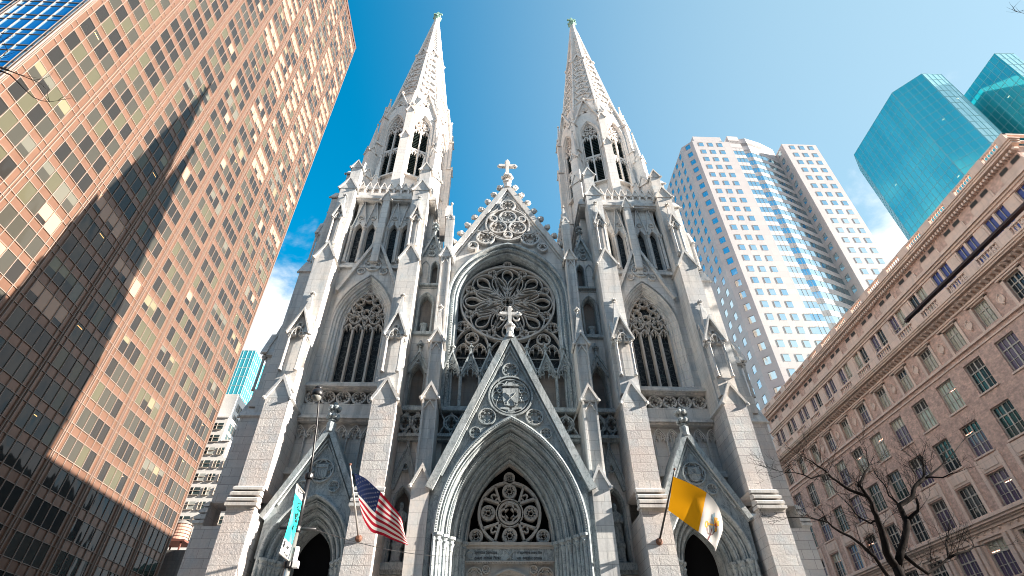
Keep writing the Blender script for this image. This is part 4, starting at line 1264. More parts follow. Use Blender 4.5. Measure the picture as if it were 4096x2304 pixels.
cornice(SX, [(16.35, 16.6, .15), (17.0, 17.25, .25), (17.45, 17.7, .6), (17.7, 17.9, .75), (17.9, 18.1, .5)], SY0, SY1)
mb.box(SX - .08, SX + .2, SY0, SY1, 16.6, 17.0)
for k in range(260):
    y = SY0 - .1 + k * .25
    if y < SY1: mb.box(SX - .45, SX, y, y + .13, 17.25, 17.45)
for y in bays:
    for d in (-1.6, -.55, .55, 1.6):
        mb.lathe([(.02, 0), (.22, 0.02), (.16, .1), (.05, .12)], 0, 0, 8) if False else mb.knob(SX - .1, y + d, 16.8, .17)
mb.build('cornice', M['lime'], store)
# balustrades
def balustrade(x, z0, z1, y0, y1, step):
    mb = MB()
    mb.box(x, x + .35, y0, y1, z1 - .22, z1); mb.box(x, x + .35, y0, y1, z0, z0 + .18)
    for y in bays:
        ya, yb_ = y + 1.35, y + 3.1
        mb.box(x - .05, x + .4, max(ya, y0), min(yb_, y1), z0, z1 - .01)
        n = 7
        for k in range(n):
            yy = y - 1.35 + (k + .5) * 2.7 / n
            if y0 < yy < y1: mb.lathe([(.1, z0 + .18), (.07, z0 + .3), (.13, z0 + .5), (.06, z0 + (z1 - z0) * .62), (.1, z1 - .25), (.1, z1 - .22)], x + .17, yy, 7)
    mb.box(x - .05, x + .4, y0, y0 + 1.0, z0, z1 - .005)
    mb.box(x, 120, y0, y0 + .35, z1 - .22, z1 - .004); mb.box(x, 120, y0, y0 + .35, z0, z0 + .18)
    return mb.build('balustrade', M['lime'], store)
balustrade(SX - .7, 37.4, 38.75, SY0 - .6, SY1, .4)
balustrade(UX - .5, 48.4, 49.75, SY0 + 1.5, SY1, .4)
# medallions, window surrounds, spandrel panels
for y in bays:
    c = y + 2.235
    mb = MB()
    mb.M = Matrix.Translation((SX, c, 34.2)) @ Matrix.Rotation(-PI / 2, 4, 'Y')
    mb.lathe([(.46, 0), (.46, .1), (.36, .12), (.33, .06), (.02, .07)], 0, 0, 14)
    mb.M = None
    for dz in (.5, -.53): mb.knob(SX - .06, c, 34.2 + dz, .16)
    mb.build('medallion', M['lime'], store)
    mb = MB()
    for e in (-1, 1): mb.box(SX - .12, SX, y + e * 1.12 - .17, y + e * 1.12 + .17, 32.6, 35.6)
    mb.box(SX - .12, SX, y - 1.29, y + 1.29, 35.45, 35.62); mb.box(SX - .32, SX, y - 1.5, y + 1.5, 35.62, 35.76)
    mb.build('window_surround', M['lime'], store)
    for za, zb, hw in rows[1:5]:
        mb = MB(); mb.box(SX - .14, SX, y - hw - .15, y + hw + .15, za - .16, za); mb.build('sill', M['lime'], store)
    mb = MB()
    mb.box(SX - .08, SX, y - 1.3, y + 1.3, 21.45, 22.75)
    mb.box(SX - .14, SX - .08, y - 1.0, y + 1.0, 21.7, 22.5)
    for e in (-1, 1): mb.box(SX - .12, SX, y + e * 1.45 - .2, y + e * 1.45 + .2, 18.15, 22.8)
    mb.build('spandrel_panel', M['lime'], store)
    for e in (-1, 1):
        mb = MB(); mb.box(SX - .3, SX, y + 2.235 + e * .35 - .22, y + 2.235 + e * .35 + .22, 9, 16.3); mb.build('pilaster', M['lime'], store)
rs = random.Random(5)
def sash_window(y, za, zb, hw, x, nx, name, style):
    mb = MB()
    xo = x + .32
    g = rs.choice(style)
    split = za + (zb - za) * .68
    t = rs.choice([g, g, 4, 1, 3])
    mb.quad((xo, y - hw, za), (xo, y + hw, za), (xo, y + hw, split), (xo, y - hw, split), g)
    mb.quad((xo, y - hw, split), (xo, y + hw, split), (xo, y + hw, zb), (xo, y - hw, zb), t)
    if rs.random() < .18:
        zz = zb - .7 - rs.random() * .5; yy = y + rs.uniform(-.7, .2) * hw
        mb.quad((xo - .01, yy, zz), (xo - .01, yy + hw * .8, zz), (xo - .01, yy + hw * .8, zz + .07), (xo - .01, yy, zz + .07), 5)
    w = mb.build(name, SG, store, recalc=False)
    mb = MB()
    f = .09
    mb.box(xo - .1, xo - .01, y - hw, y - hw + f, za, zb); mb.box(xo - .1, xo - .01, y + hw - f, y + hw, za, zb)
    mb.box(xo - .1, xo - .01, y - hw + f, y + hw - f, za, za + f); mb.box(xo - .1, xo - .01, y - hw + f, y + hw - f, zb - f, zb)
    mb.box(xo - .09, xo - .012, y - hw + f, y + hw - f, split - .06, split + .06)
    for k in range(1, nx):
        yy = y - hw + 2 * hw * k / nx
        tk = .075 if k * 2 == nx else .03
        mb.box(xo - .08, xo - .014, yy - tk, yy + tk, za + f, split - .06); mb.box(xo - .08, xo - .014, yy - tk, yy + tk, split + .06, zb - f)
    zz = za + (split - za) * .5
    mb.box(xo - .07, xo - .016, y - hw + f, y + hw - f, zz - .025, zz + .025)
    mb.build('frame', M['sash'], w)
    return w
for i, (za, zb, hw) in enumerate(rows):
    for y in bays:
        if inview((SX, y, (za + zb) / 2), 120):
            sash_window(y, za, zb, hw, SX, 4, 'window', [[1, 1, 2], [1, 1, 0], [1, 0, 1], [0, 1, 2, 0], [0, 0, 1, 3], [0, 1, 3, 0]][i])
for y in bays:
    for d in (-.78, .78):
        if inview((UX, y + d, 42), 150):
            mb = MB()
            gm = 6 if y < 12 else rs.choice([0, 0, 3, 1])
            mb.quad((UX + .25, y + d - .62, 40.2), (UX + .25, y + d + .62, 40.2), (UX + .25, y + d + .62, 44.2), (UX + .25, y + d - .62, 44.2), gm)
            w = mb.build('attic_window', SG, store, recalc=False)
            mb = MB()
            for u in (-.6, 0, .6): mb.box(UX + .15, UX + .24, y + d + u - .035, y + d + u + .035, 40.2, 44.2)
            mb.box(UX + .15, UX + .235, y + d - .56, y + d + .56, 42.4, 42.5)
            mb.build('frame', M['sash'], w)
            mb = MB(); mb.quad((UX - .02, y + d - .5, 46.5), (UX - .02, y + d + .5, 46.5), (UX - .02, y + d + .5, 47.0), (UX - .02, y + d - .5, 47.0), 4)
            mb.build('vent_window', SG, store, recalc=False)
# rolled awning rail over the terrace
M['awning'] = mat('dark maroon awning', (0.035, 0.018, 0.018), .7)
mb = MB()
mb.box(48.55, 48.75, -7.0, 13.6, 39.55, 39.8); mb.box(48.75, 49.3, -7.0, 13.6, 39.72, 39.8); mb.box(48.5, 49.4, 13.3, 13.75, 39.4, 39.56)
mb.build('awning', M['awning'], store)
# rooftop
M['maroon'] = mat('maroon roof edge', (0.16, 0.045, 0.04), .7)
mb = MB()
mb.box(56, 100, 46.2, 58.4, 48.4, 52.4, 0)
mb.box(55.7, 100.3, 45.9, 58.7, 52.4, 52.9, 1)
mb.box(60.3, 110, 35.4, 45.8, 48.4, 55.6, 0)
mb.build('penthouse', [M['brick'], M['maroon']], store)
mb = MB(); mb.box(60, 110.3, 35.1, 51.2, 55.6, 56.6); mb.box(60.3, 110, 45.9, 51, 52.9, 55.6)
mb.build('copper_roof', [M['copper']], store)

# ================================================================== WHITE GRANITE TOWER
m = mat('pale granite', (0.5, 0.47, 0.455), 0.7, spec=.3); q = NT(m)
br = q.blocks(2.93, 1.83, .02, (0.56, 0.53, 0.525), (0.52, 0.49, 0.49), (0.4, 0.38, 0.38), off=0.0)
q.l(q.mix(.4, br.outputs['Color'], q.ramp(q.noise(.15, 4), [(.3, (.85, .84, .84)), (.7, (1.08, 1.05, 1.03))]), 'MULTIPLY'), q.b.inputs['Base Color']); M['granite'] = m
M['skyglass'] = glassmat('reflective blue glass', (0.52, 0.7, 0.77), .03, metal=.9, wob=.03, wsc=.3)
M['bayglass'] = glassmat('glass with painted dark reflection', (0.3, 0.42, 0.48), .04, metal=.9, wob=.03)  # dark reflection of the last fold, put into the glass colour
wt_ = thing('granite_tower', 'pale granite high-rise with square windows and a folded glass bay behind the store', 'skyscraper', (80, 75, 0))
WY = 58.0
X0, X1, X2, X3 = 59.6, 71.3, 87.8, 98.6
WZ = 141.5
FHW = 3.66
zr = [140.77 - 1.9 - FHW * k for k in range(36)]
mb = MB()
mb.box(X0, X1, WY, 90, 0, WZ)
mb.box(X2, X3, WY, 90, 0, WZ)
mb.box(X1, X2, WY + 6.2, 90, 0, WZ - 1)
mb.add([(X0, WY, 0), (X0 - 2.6, WY + 2.6, 0), (X0 - 2.6, 92, 0), (X0, 92, 0), (X0, WY, WZ), (X0 - 2.6, WY + 2.6, WZ), (X0 - 2.6, 92, WZ), (X0, 92, WZ)],
       [(0, 1, 5, 4), (1, 2, 6, 5), (4, 5, 6, 7), (2, 3, 7, 6)])
# folded bay of the recess: bands of stone
fold = [(X1, WY + .02), (X1 + 3.4, WY + .15), (X1 + 3.6, WY + 1.1), (X1 + 5.9, WY + .6), (X1 + 11.0, WY + 2.0), (X2, WY + 4.4)]
mb.box(X0 + 1.6, X1 - 1.2, WY + 1.5, 80, WZ, WZ + 4.6)
mb.prismz([(x, y) for x, y in fold] + [(X2, 80), (X1, 80)], WZ - 3, WZ + 3.2)
for k in range(9):
    mb.box(X0 + .5 + k * 1.2, X0 + 1.3 + k * 1.2, WY + .1, WY + .5, WZ, WZ + .25)
mb.build('wall', M['granite'], wt_)
mb = MB()
for (xa, ya), (xb, yb_) in zip(fold, fold[1:]):
    for z in zr:
        # stone band between the strips of glass
        nx_, ny_ = (yb_ - ya), -(xb - xa)
        mb.add([(xa, ya, z + 2.05), (xb, yb_, z + 2.05), (xb, yb_, z + FHW), (xa, ya, z + FHW), (xa, ya + .5, z + 2.05), (xb, yb_ + .5, z + 2.05)], [(0, 1, 2, 3), (0, 4, 5, 1)])
mb.build('stone_band', M['granite'], wt_)
wins = []
for r_, z in enumerate(zr):
    for k in range(4 if z < 76 else 3): wins.append(('M', X0 + 1.0 + .55 + k * 2.93, z))
    for k in range(3): wins.append(('M', X2 + 2.0 + k * 2.95, z))
    wins.append(('C', 0, z)); wins.append(('N', 0, z)); wins.append(('N', 1, z)); wins.append(('N', 2, z)); wins.append(('N', 3, z))
    wins.append(('R', 0, z))
def gwin(mb, w):
    k, x, z = w
    if k == 'M': mm = Matrix.Translation((x + .85, WY, z))
    elif k == 'C': mm = Matrix.Translation((X0 - 1.3, WY + 1.3, z)) @ Matrix.Rotation(-PI / 4, 4, 'Z')
    elif k == 'N': mm = Matrix.Translation((X0 - 2.6, WY + 5.0 + x * 3.6, z)) @ Matrix.Rotation(-PI / 2, 4, 'Z')
    else: mm = Matrix.Translation((X2, WY + 2.6, z)) @ Matrix.Rotation(-PI / 2, 4, 'Z')
    mb.M = mm
    h = .74
    # reveal shade painted as dark top and left strips over the pane
    mb.quad((-h, -.025, 0), (h, -.025, 0), (h, -.025, 1.9), (-h, -.025, 1.9), 0)
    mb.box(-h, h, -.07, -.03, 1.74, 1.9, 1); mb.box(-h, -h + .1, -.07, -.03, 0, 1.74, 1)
    mb.M = None
def wpos_(w):
    k, x, z = w
    return {'M': (x, WY, z), 'C': (X0 - 1.3, WY + 1.3, z), 'N': (X0 - 2.6, WY + 5 + x * 3.6, z), 'R': (X2, WY + 2.6, z)}[k]
M['reveal'] = mat('granite darkened for reveal shade', (0.3, 0.28, 0.27), .8)  # darker stone colour carries the shade of the window reveals
wins = [w for w in wins if inview(wpos_(w), 40) and w[2] > 40]
wins.sort(key=lambda w: (Vector(wpos_(w)) - CAM).length)
for w in wins[:100]:
    mb = MB(); gwin(mb, w); mb.build('window', [M['skyglass'], M['reveal']], wt_, recalc=False)
mb = MB()
for w in wins[100:]: gwin(mb, w)
o = mb.build('window', [M['skyglass'], M['reveal']], wt_, recalc=False); o['kind'] = 'stuff'
for i, ((xa, ya), (xb, yb_)) in enumerate(zip(fold, fold[1:])):
    mb = MB()
    mb.quad((xa, ya + .06, 40), (xb, yb_ + .06, 40), (xb, yb_ + .06, WZ - 3), (xa, ya + .06, WZ - 3))
    o = mb.build('bay_glass', M['skyglass'] if i < 4 else M['bayglass'], wt_, recalc=False)
    mb = MB()
    n = 3
    for k in range(1, n):
        x, y = xa + (xb - xa) * k / n, ya + (yb_ - ya) * k / n
        mb.box(x - .03, x + .03, y - .01, y + .06, 40, WZ - 3)
    mb.build('mullion', M['reveal'], o)

# ================================================================== TEAL GLASS TOWERS
def tealglass(name, c1, c2):
    m = mat(name, c1, .05, .4, spec=.5); q = NT(m)
    tc = q.n('ShaderNodeTexCoord'); sp = q.n('ShaderNodeSeparateXYZ'); q.l(tc.outputs['Object'], sp.inputs[0])
    n_ = q.noise(.9, 3, .6, q.vec(.25, .25, .02))
    q.l(q.ramp(n_, [(.3, c1), (.7, c2)]), q.b.inputs['Base Color'])
    return m
M['teal'] = tealglass('teal curtain wall', (0.06, 0.52, 0.58), (0.1, 0.64, 0.7))
M['teallit'] = tealglass('curtain wall with painted lit side', (0.4, 0.72, 0.74), (0.5, 0.82, 0.84))  # lighter copy for faces that catch light, brightness painted in
M['tealdark'] = tealglass('deep teal curtain wall', (0.04, 0.42, 0.46), (0.07, 0.5, 0.55))
M['tealbar'] = mat('pale curtain wall bar', (0.25, 0.5, 0.55), .5)
M['lit'] = mat('lit ceiling panel', (.9, .8, .6), .5, emit=(1, .85, .6), estr=.3)
def glass_block(name, label, poly, H, mats, mw, fh, lights=0, pale=()):
    t = thing(name, label, 'skyscraper', (poly[0][0], poly[0][1], 0))
    mb = MB(); n = len(poly)
    for i in range(n):
        (xa, ya), (xb, yb_) = poly[i], poly[(i + 1) % n]
        mb.quad((xa, ya, 0), (xb, yb_, 0), (xb, yb_, H), (xa, ya, H), 1 if len(mats) > 2 and i in pale else 0)  # faces listed in pale take the painted lit colour
    mb.add([(x, y, H) for x, y in poly], [tuple(range(n))])
    mb.build('curtain_wall', [mats[0], mats[-1]], t)
    mb = MB()
    for i in range(n):
        (xa, ya), (xb, yb_) = poly[i], poly[(i + 1) % n]
        d = Vector((xb - xa, yb_ - ya)); L_ = d.length; d.normalize()
        nn = Vector((d.y, -d.x))
        ctr_ = Vector((sum(p[0] for p in poly) / n, sum(p[1] for p in poly) / n))
        if nn.dot(Vector((xa, ya)) - ctr_) < 0: nn = -nn
        if (CAM.xy - Vector((xa, ya))).dot(nn) < 0: continue
        mb.M = Matrix(((d.x, -nn.x, 0, xa), (d.y, -nn.y, 0, ya), (0, 0, 1, 0), (0, 0, 0, 1)))
        k = 0
        while k * mw < L_:
            mb.box(k * mw - .05, k * mw + .05, -.08, .02, H * .4, H); k += 1
        z = H
        while z > H * .4:
            mb.box(0, L_, -.06, .02, z - .06, z + .06); z -= fh
        mb.M = None
    mb.build('mullion_grid', mats[1], t)
    if lights:
        mb = MB(); r_ = random.Random(3)
        for i in range(n - 1):
            (xa, ya), (xb, yb_) = poly[i], poly[i + 1]
            d = Vector((xb - xa, yb_ - ya)); L_ = d.length; d.normalize(); nn = Vector((d.y, -d.x))
            ctr_ = Vector((sum(p[0] for p in poly) / n, sum(p[1] for p in poly) / n))
            if nn.dot(Vector((xa, ya)) - ctr_) < 0: nn = -nn
            for k in range(lights):
                u, z = r_.random() * (L_ - 2), H - fh * (3 + int(r_.random() * 20)) - 1.4
                p = Vector((xa, ya)) + d * u + nn * .1; e = p + d * .9
                mb.quad((p.x, p.y, z), (e.x, e.y, z), (e.x, e.y, z + .2), (p.x, p.y, z + .2))
        mb.build('ceiling_lamp', M['lit'], t, recalc=False)
    return t
glass_block('glass_skyscraper', 'faceted teal glass skyscraper rising behind the store roof', [(156.8, 100.4), (149.8, 92.7), (149.1, 64.5), (155.6, 56.6), (163.0, 56.6), (172.8, 62.0), (172.8, 100.4)], 187, (M['teal'], M['tealbar'], M['teallit']), 2.0, 3.9, 3, (3, 4))
glass_block('glass_skyscraper', 'darker teal glass skyscraper cut off by the right edge of the photo', [(177.4, 80), (177.4, 64.8), (176.9, 48.1), (184.0, 47.9), (205, 60), (205, 80)], 187, (M['tealdark'], M['tealbar'], M['teallit']), 2.0, 3.9, 2, (2, 3))

# ================================================================== BUILDINGS BETWEEN BRONZE TOWER AND CATHEDRAL
M['aqua'] = tealglass('aqua curtain wall', (0.03, 0.3, 0.36), (0.05, 0.42, 0.5))
M['paleframe'] = mat('pale curtain wall frame', (0.55, 0.66, 0.62), .5)
glass_block('glass_office', 'distant aqua glass office block between the bronze tower and the cathedral', [(-104, 131.6), (-86.4, 131.6), (-86.2, 170), (-104, 170)], 110, (M['aqua'], M['paleframe']), 1.5, 3.6)
m = mat('white glazed brick', (0.6, 0.58, 0.55), .7); q = NT(m)
br = q.blocks(.9, .3, .02, (.8, .79, .77), (.74, .73, .71), (.6, .59, .58)); q.l(br.outputs['Color'], q.b.inputs['Base Color']); M['whitebrick'] = m
off = thing('office_block', 'white brick office block in setbacks with long strip windows', 'building', (-65, 85, 0))
SW = [glassmat('office pane', (0.05, 0.075, 0.08)), M['sash'], glassmat('office pane with blind', (.4, .42, .4)), OW[6]]
mb = MB()
mb.box(-85, -50.0, 75, 120, 0, 46.9); mb.box(-85, -56.6, 75.0, 118, 46.9, 50.5)
mb.box(-85, -58.4, 75.0, 116, 50.5, 55.9); mb.box(-85, -60.0, 78.5, 114, 55.9, 63.5)
mb.box(-85.2, -58.2, 74.8, 116, 55.8, 56.1); mb.box(-58.2, -56.4, 74.8, 118, 50.4, 50.7)
mb.build('wall', M['whitebrick'], off)
for k_ in range(9):
    z = 53.1 - 2.8 * k_
    for xa, xb in ((-76, -69.5), (-68.5, -62.4), (-61.6, -59.0), (-58.3, -57.0), (-56.2, -50.4)):
        if xb > -58.4 and z > 49 or xb > -56.6 and z > 45.5: continue
        mb = MB()
        n = max(2, int((xb - xa) / 1.3))
        for k in range(n):
            a = xa + (xb - xa) * k / n; b = xa + (xb - xa) * (k + 1) / n
            mb.quad((a, 74.97, z), (b, 74.97, z), (b, 74.97, z + 1.5), (a, 74.97, z + 1.5), random.choice([0, 0, 0, 2]))
            mb.box(a - .06, a + .06, 74.85, 74.96, z, z + 1.5, 1)
        mb.box(xa, xb, 74.87, 74.955, z + .8, z + .9, 1); mb.box(xa, xb, 74.8, 74.97, z - .12, z, 1)
        mb.build('window', SW, off, recalc=False)
for x, y0, zs in ((-58.4, 75, (50.9, 53.4)), (-60.0, 79, (57.2, 60.0)), (-56.6, 75, (47.4,))):
    for z in zs:
        for k in range(6):
            mb = MB(); y = y0 + 1 + k * 5
            mb.quad((x + .03, y, z), (x + .03, y + 3.8, z), (x + .03, y + 3.8, z + 1.8), (x + .03, y, z + 1.8), 0)
            for j in range(4): mb.box(x + .04, x + .12, y + j * 1.27 - .05, y + j * 1.27 + .05, z, z + 1.8, 1)
            mb.build('window', SW, off, recalc=False)
# low roofs and the water tank
low = thing('low_building', 'low dark building with a green roof edge at the foot of the bronze tower', 'building', (-52, 60, 0))
mb = MB(); mb.box(-75, -47, 57, 73.5, 0, 24.5); mb.box(-47, -38, 60, 73, 0, 21.5)
mb.build('wall', M['niche'], low)
mb = MB(); mb.box(-47.3, -37.7, 59.7, 73.2, 21.5, 22.1); mb.add([(-47, 60, 22.1), (-38, 60, 22.1), (-38, 73, 22.1), (-47, 73, 22.1), (-42.5, 66, 25.2)], [(0, 1, 4), (1, 2, 4), (2, 3, 4), (3, 0, 4)])
mb.build('roof', M['copper'], low)
m = mat('weathered cedar', (0.42, 0.24, 0.18), .85); q = NT(m)
q.l(q.ramp(q.noise(3, 4, .6, q.vec(3, 3, .15)), [(.3, (.3, .16, .12)), (.7, (.52, .33, .26))]), q.b.inputs['Base Color']); M['cedar'] = m
M['iron'] = mat('rusty iron', (.16, .06, .045), .8)
tk = thing('water_tank', 'round wooden rooftop water tank on a rusty iron frame', 'water tank', (-53.0, 62, 24.5))
mb = MB(); mb.lathe([(1.55, 26.9), (1.45, 29.6)], -53.0, 62, 24)
tb = mb.build('barrel', M['cedar'], tk)
mb = MB(); mb.lathe([(1.6, 29.6), (1.0, 30.1), (.1, 30.5)], -53.0, 62, 24); mb.build('roof', M['niche'], tk)
for k in range(5):
    mb = MB(); mb.tube([(-53.0 + 1.58 * math.cos(a), 62 + 1.58 * math.sin(a), 27.1 + k * .5) for a in [2 * PI * i / 24 for i in range(25)]], .03, 5)
    mb.build('hoop', M['iron'], tb)
mb = MB()
mb.box(-55.2, -50.8, 60.0, 64.0, 26.6, 26.9)
mb.build('platform', M['iron'], tk)
for sx in (-1, 1):
    for sy in (-1, 1):
        mb = MB(); mb.box(-53 + sx * 1.5 - .1, -53 + sx * 1.5 + .1, 62 + sy * 1.5 - .1, 62 + sy * 1.5 + .1, 24.5, 26.6)
        mb.build('leg', M['iron'], tk)

# ================================================================== UNSEEN BLOCKS ADDED TO DIM THE WESTERN SKY (behind the camera)
M['lime2'] = stone('grey limestone', (0.3, 0.29, 0.27), (0.26, 0.25, 0.24), (0.18, 0.17, 0.16), (0.3, 0.27, 0.24), (0.24, 0.25, 0.26), (0.15, 0.15, 0.15), w=2, h=1, rough_bump=.05)
def slab(label, blocks):
    t = thing('added_sky_block', label, 'building', (blocks[0][0], blocks[0][3], 0))
    mb = MB(); wn_ = MB()
    for x0, x1, y0, y1, H in blocks:
        mb.box(x0, x1, y0, y1, 0, H)
        n = int((x1 - x0) / 3.0); w = (x1 - x0) / n
        for k in range(n + 1): mb.box(x0 + k * w - .6, x0 + k * w + .6, y1, y1 + .4, 0, H)
        for k in range(n):
            z = 4.0
            while z < H - 4:
                wn_.quad((x0 + k * w + .6, y1 + .05, z), (x0 + (k + 1) * w - .6, y1 + .05, z), (x0 + (k + 1) * w - .6, y1 + .05, z + 2.0), (x0 + k * w + .6, y1 + .05, z + 2.0))
                z += 3.6
    mb.build('wall', M['lime2'], t)
    o = wn_.build('window', SG[1], t, recalc=False); o['kind'] = 'stuff'
slab('unseen grey limestone slab with stepped wings, added to dim the western sky', [(-30, 32, -95, -56, 48), (-32, -12, -56, -48, 34), (14, 34, -56, -48, 34)])
slab('unseen grey limestone block north of the slab, added to dim the sky', [(-130, -52, -110, -50, 40)])
slab('unseen grey limestone block south of the slab, added to dim the sky', [(52, 150, -110, -52, 62)])

# ================================================================== STATUES IN THE PORTAL NICHES
def statue(x, label, book):
    # one continuous draped figure built from stacked rings, head and hands as part of the body mesh
    loc = (x, .32, 10.95)
    mb = MB()
    n = 20
    rings = [(0, .36, .26), (.12, .35, .25), (.5, .3, .23), (.95, .27, .22), (1.3, .29, .22), (1.55, .31, .2), (1.78, .33, .19), (1.92, .3, .17), (2.02, .16, .14), (2.1, .095, .1),
             (2.18, .1, .11), (2.26, .135, .14), (2.38, .145, .155), (2.5, .13, .145), (2.58, .07, .08), (2.6, .01, .01)]
    rows_ = []
    for i, (z, rx, ry) in enumerate(rings):
        row = []
        for k in range(n):
            a = 2 * PI * k / n
            f = 1 + (.1 * math.sin(6 * a + z * 1.4) + .05 * math.sin(11 * a - z)) * max(0, 1 - z / 2.0)
            row.append((loc[0] + rx * f * math.cos(a) + .04 * math.sin(z * 1.5), loc[1] + ry * f * math.sin(a), loc[2] + z))
        rows_.append(row)
    mb.strips(rows_, closed=True)
    X, Y, Z = loc
    # sleeves meeting over the chest
    for e in (-1, 1):
        mb.tube([(X + e * .3, Y, Z + 1.85), (X + e * .38, Y - .08, Z + 1.5), (X + e * .3, Y - .24, Z + 1.3), (X + e * .06, Y - .3, Z + (1.42 if e > 0 else 1.34))], [.1, .12, .1, .05], 8)
        for j in range(4): mb.tube([(X + e * .06, Y - .3 - .012 * j, Z + 1.4 - .03 * j), (X - e * .05, Y - .34, Z + 1.4 - .03 * j)], .018, 5)
    mb.tube([(X, Y - .13, Z + 2.42), (X, Y - .175, Z + 2.34), (X, Y - .14, Z + 2.31)], [.02, .03, .02], 5)
    mb.tube([(X - .3, Y + .02, Z + 1.8), (X - .05, Y - .24, Z + 1.15), (X + .22, Y - .24, Z + .6)], [.05, .06, .05], 6)
    if book: mb.box(X - .1, X + .12, Y - .42, Y - .36, Z + 1.25, Z + 1.55)
    o = mb.build('statue', C_, None, smooth=True, loc=loc)
    tag(o, label, 'statue', 'robed statues in the portal niches')
    mb = MB()
    mb.lathe([(.42, 9.75), (.44, 9.9), (.36, 10.0), (.34, 10.7), (.42, 10.8), (.44, 10.955)], x, .32, 8)
    mb.build('pedestal', C_, cath)
statue(-7.05, 'robed stone statue in the niche behind the striped flag', False)
statue(7.05, 'robed stone statue in the niche beside the yellow and white flag', True)

# ================================================================== FLAGS
M['steel'] = mat('aluminium pole', (.42, .4, .38), .45, .6)
M['blackpaint'] = mat('black painted steel', (.015, .015, .017), .4)
M['rust'] = mat('rusty bronze bracket', (.14, .06, .035), .7)
def flagpole(base, tip, label, mtl):
    t = thing('flagpole', label, 'flagpole', base, 'angled flagpoles on the buttresses')
    b, p = Vector(base), Vector(tip)
    mb = MB(); mb.tube([b, b.lerp(p, .5), p], [.062, .055, .04], 10); mb.build('pole', mtl, t, smooth=True)
    mb = MB(); mb.knob(p.x, p.y, p.z + .05, .075); mb.build('ball', M['rust'], t, smooth=True)
    mb = MB()
    mb.M = Matrix.Translation(b) @ Matrix.Rotation(PI / 2, 4, 'X')
    mb.lathe([(.2, -.02), (.2, .06), (.12, .12), (.1, .3)], 0, 0, 12)
    mb.build('bracket', M['rust'], t)
    return t
usb, ust = (-8.74, -3.22, 10.35), (-9.28, -6.05, 13.48)
vab, vat = (8.56, -3.22, 10.22), (9.33, -6.05, 13.38)
flagpole(usb, ust, 'pale metal flagpole carrying the striped flag', M['steel'])
flagpole(vab, vat, 'dark flagpole carrying the yellow and white flag', M['blackpaint'])
def cloth(name, colr):
    m = mat(name, colr, .75, spec=.15)
    q = NT(m); q.bump(q.noise(9, 3, .6, q.vec(1, 1, 3)), .12, .03)
    b = q.b
    tr = q.n('ShaderNodeBsdfTranslucent'); tr.inputs['Color'].default_value = (*colr, 1)
    mx = q.n('ShaderNodeMixShader'); mx.inputs[0].default_value = .3
    q.l(b.outputs[0], mx.inputs[1]); q.l(tr.outputs[0], mx.inputs[2])
    out = [x for x in q.t.nodes if x.type == 'OUTPUT_MATERIAL'][0]
    q.l(mx.outputs[0], out.inputs[0])
    return m
FR, FWt, FB = cloth('red cloth', (.36, .012, .03)), cloth('white cloth', (.62, .6, .58)), cloth('navy cloth', (.012, .022, .07))
FY = cloth('golden yellow cloth', (.85, .38, .008))
def flag_surface(top, bot, waves):
    """top and bot: edge curves from hoist to fly as lists of points"""
    T3 = [Vector(p) for p in top]; B3 = [Vector(p) for p in bot]
    def curve(P, u):
        n = len(P) - 1; x = min(u * n, n - 1e-6); i = int(x); f = x - i
        q = [P[max(0, min(n, i + j))] for j in (-1, 0, 1, 2)]
        return .5 * ((2 * q[1]) + (-q[0] + q[2]) * f + (2 * q[0] - 5 * q[1] + 4 * q[2] - q[3]) * f * f + (-q[0] + 3 * q[1] - 3 * q[2] + q[3]) * f ** 3)
    def S(u, v, off=0.0):
        p = curve(T3, u).lerp(curve(B3, u), v)
        w = 0
        for fu, fv, am, ph in waves: w += am * math.sin(fu * u + fv * v + ph) * min(1, .15 + u * 1.4)
        p = p + Vector((.12, -1, .25)).normalized() * (w + off)
        return p
    return S
def flag_mesh(S, nu, nv, pick, mats, name):
    mb = MB()
    vs_ = [S(i / nu, j / nv) for j in range(nv + 1) for i in range(nu + 1)]
    fs = []; mi = []
    for j in range(nv):
        for i in range(nu):
            a = j * (nu + 1) + i
            mb.f.append((a, a + 1, a + nu + 2, a + nu + 1)); mb.mi.append(pick((i + .5) / nu, (j + .5) / nv))
    mb.v = [tuple(p) for p in vs_]
    return mb
def lerp3(a, b, f): return tuple(a[i] + (b[i] - a[i]) * f for i in range(3))
# striped flag
S = flag_surface([(-9.02, -5.85, 13.1), (-8.3, -6.1, 12.72), (-7.62, -6.05, 12.22), (-7.0, -5.95, 11.75), (-6.5, -5.7, 11.25), (-6.12, -5.5, 10.75), (-5.98, -5.2, 10.3)],
                 [(-8.52, -4.65, 11.35), (-8.25, -4.85, 10.85), (-7.9, -5.05, 10.42), (-7.55, -5.2, 10.1), (-6.9, -5.2, 9.92), (-6.25, -5.1, 9.76), (-5.68, -5.0, 9.6)],
                 [(9, 2.2, .09, .3), (17, -3, .035, 1.0), (4, 6, .05, 2.0)])
def pick(u, v):
    if u < .4 and v < 7 / 13: return 2
    return 0 if int(v * 13) % 2 == 0 else 1
mb = flag_mesh(S, 60, 52, pick, None, '')
fl = mb.build('flag', [FR, FWt, FB], None, smooth=True, recalc=False, loc=(-8.9, -5.6, 12.6))
tag(fl, 'red and white striped flag with a blue starred corner, left of the main portal', 'flag')
mb = MB()
def star(u, v, off):
    c = S(u, v, off); du = (S(u + .01, v, off) - c).normalized(); dv = (S(u, v + .01, off) - c).normalized()
    pts = []
    for k in range(10):
        r_ = .055 if k % 2 == 0 else .023
        a = -PI / 2 + k * PI / 5
        pts.append(c + du * r_ * math.cos(a) + dv * r_ * math.sin(a))
    mb.add(pts, [tuple(range(10))])
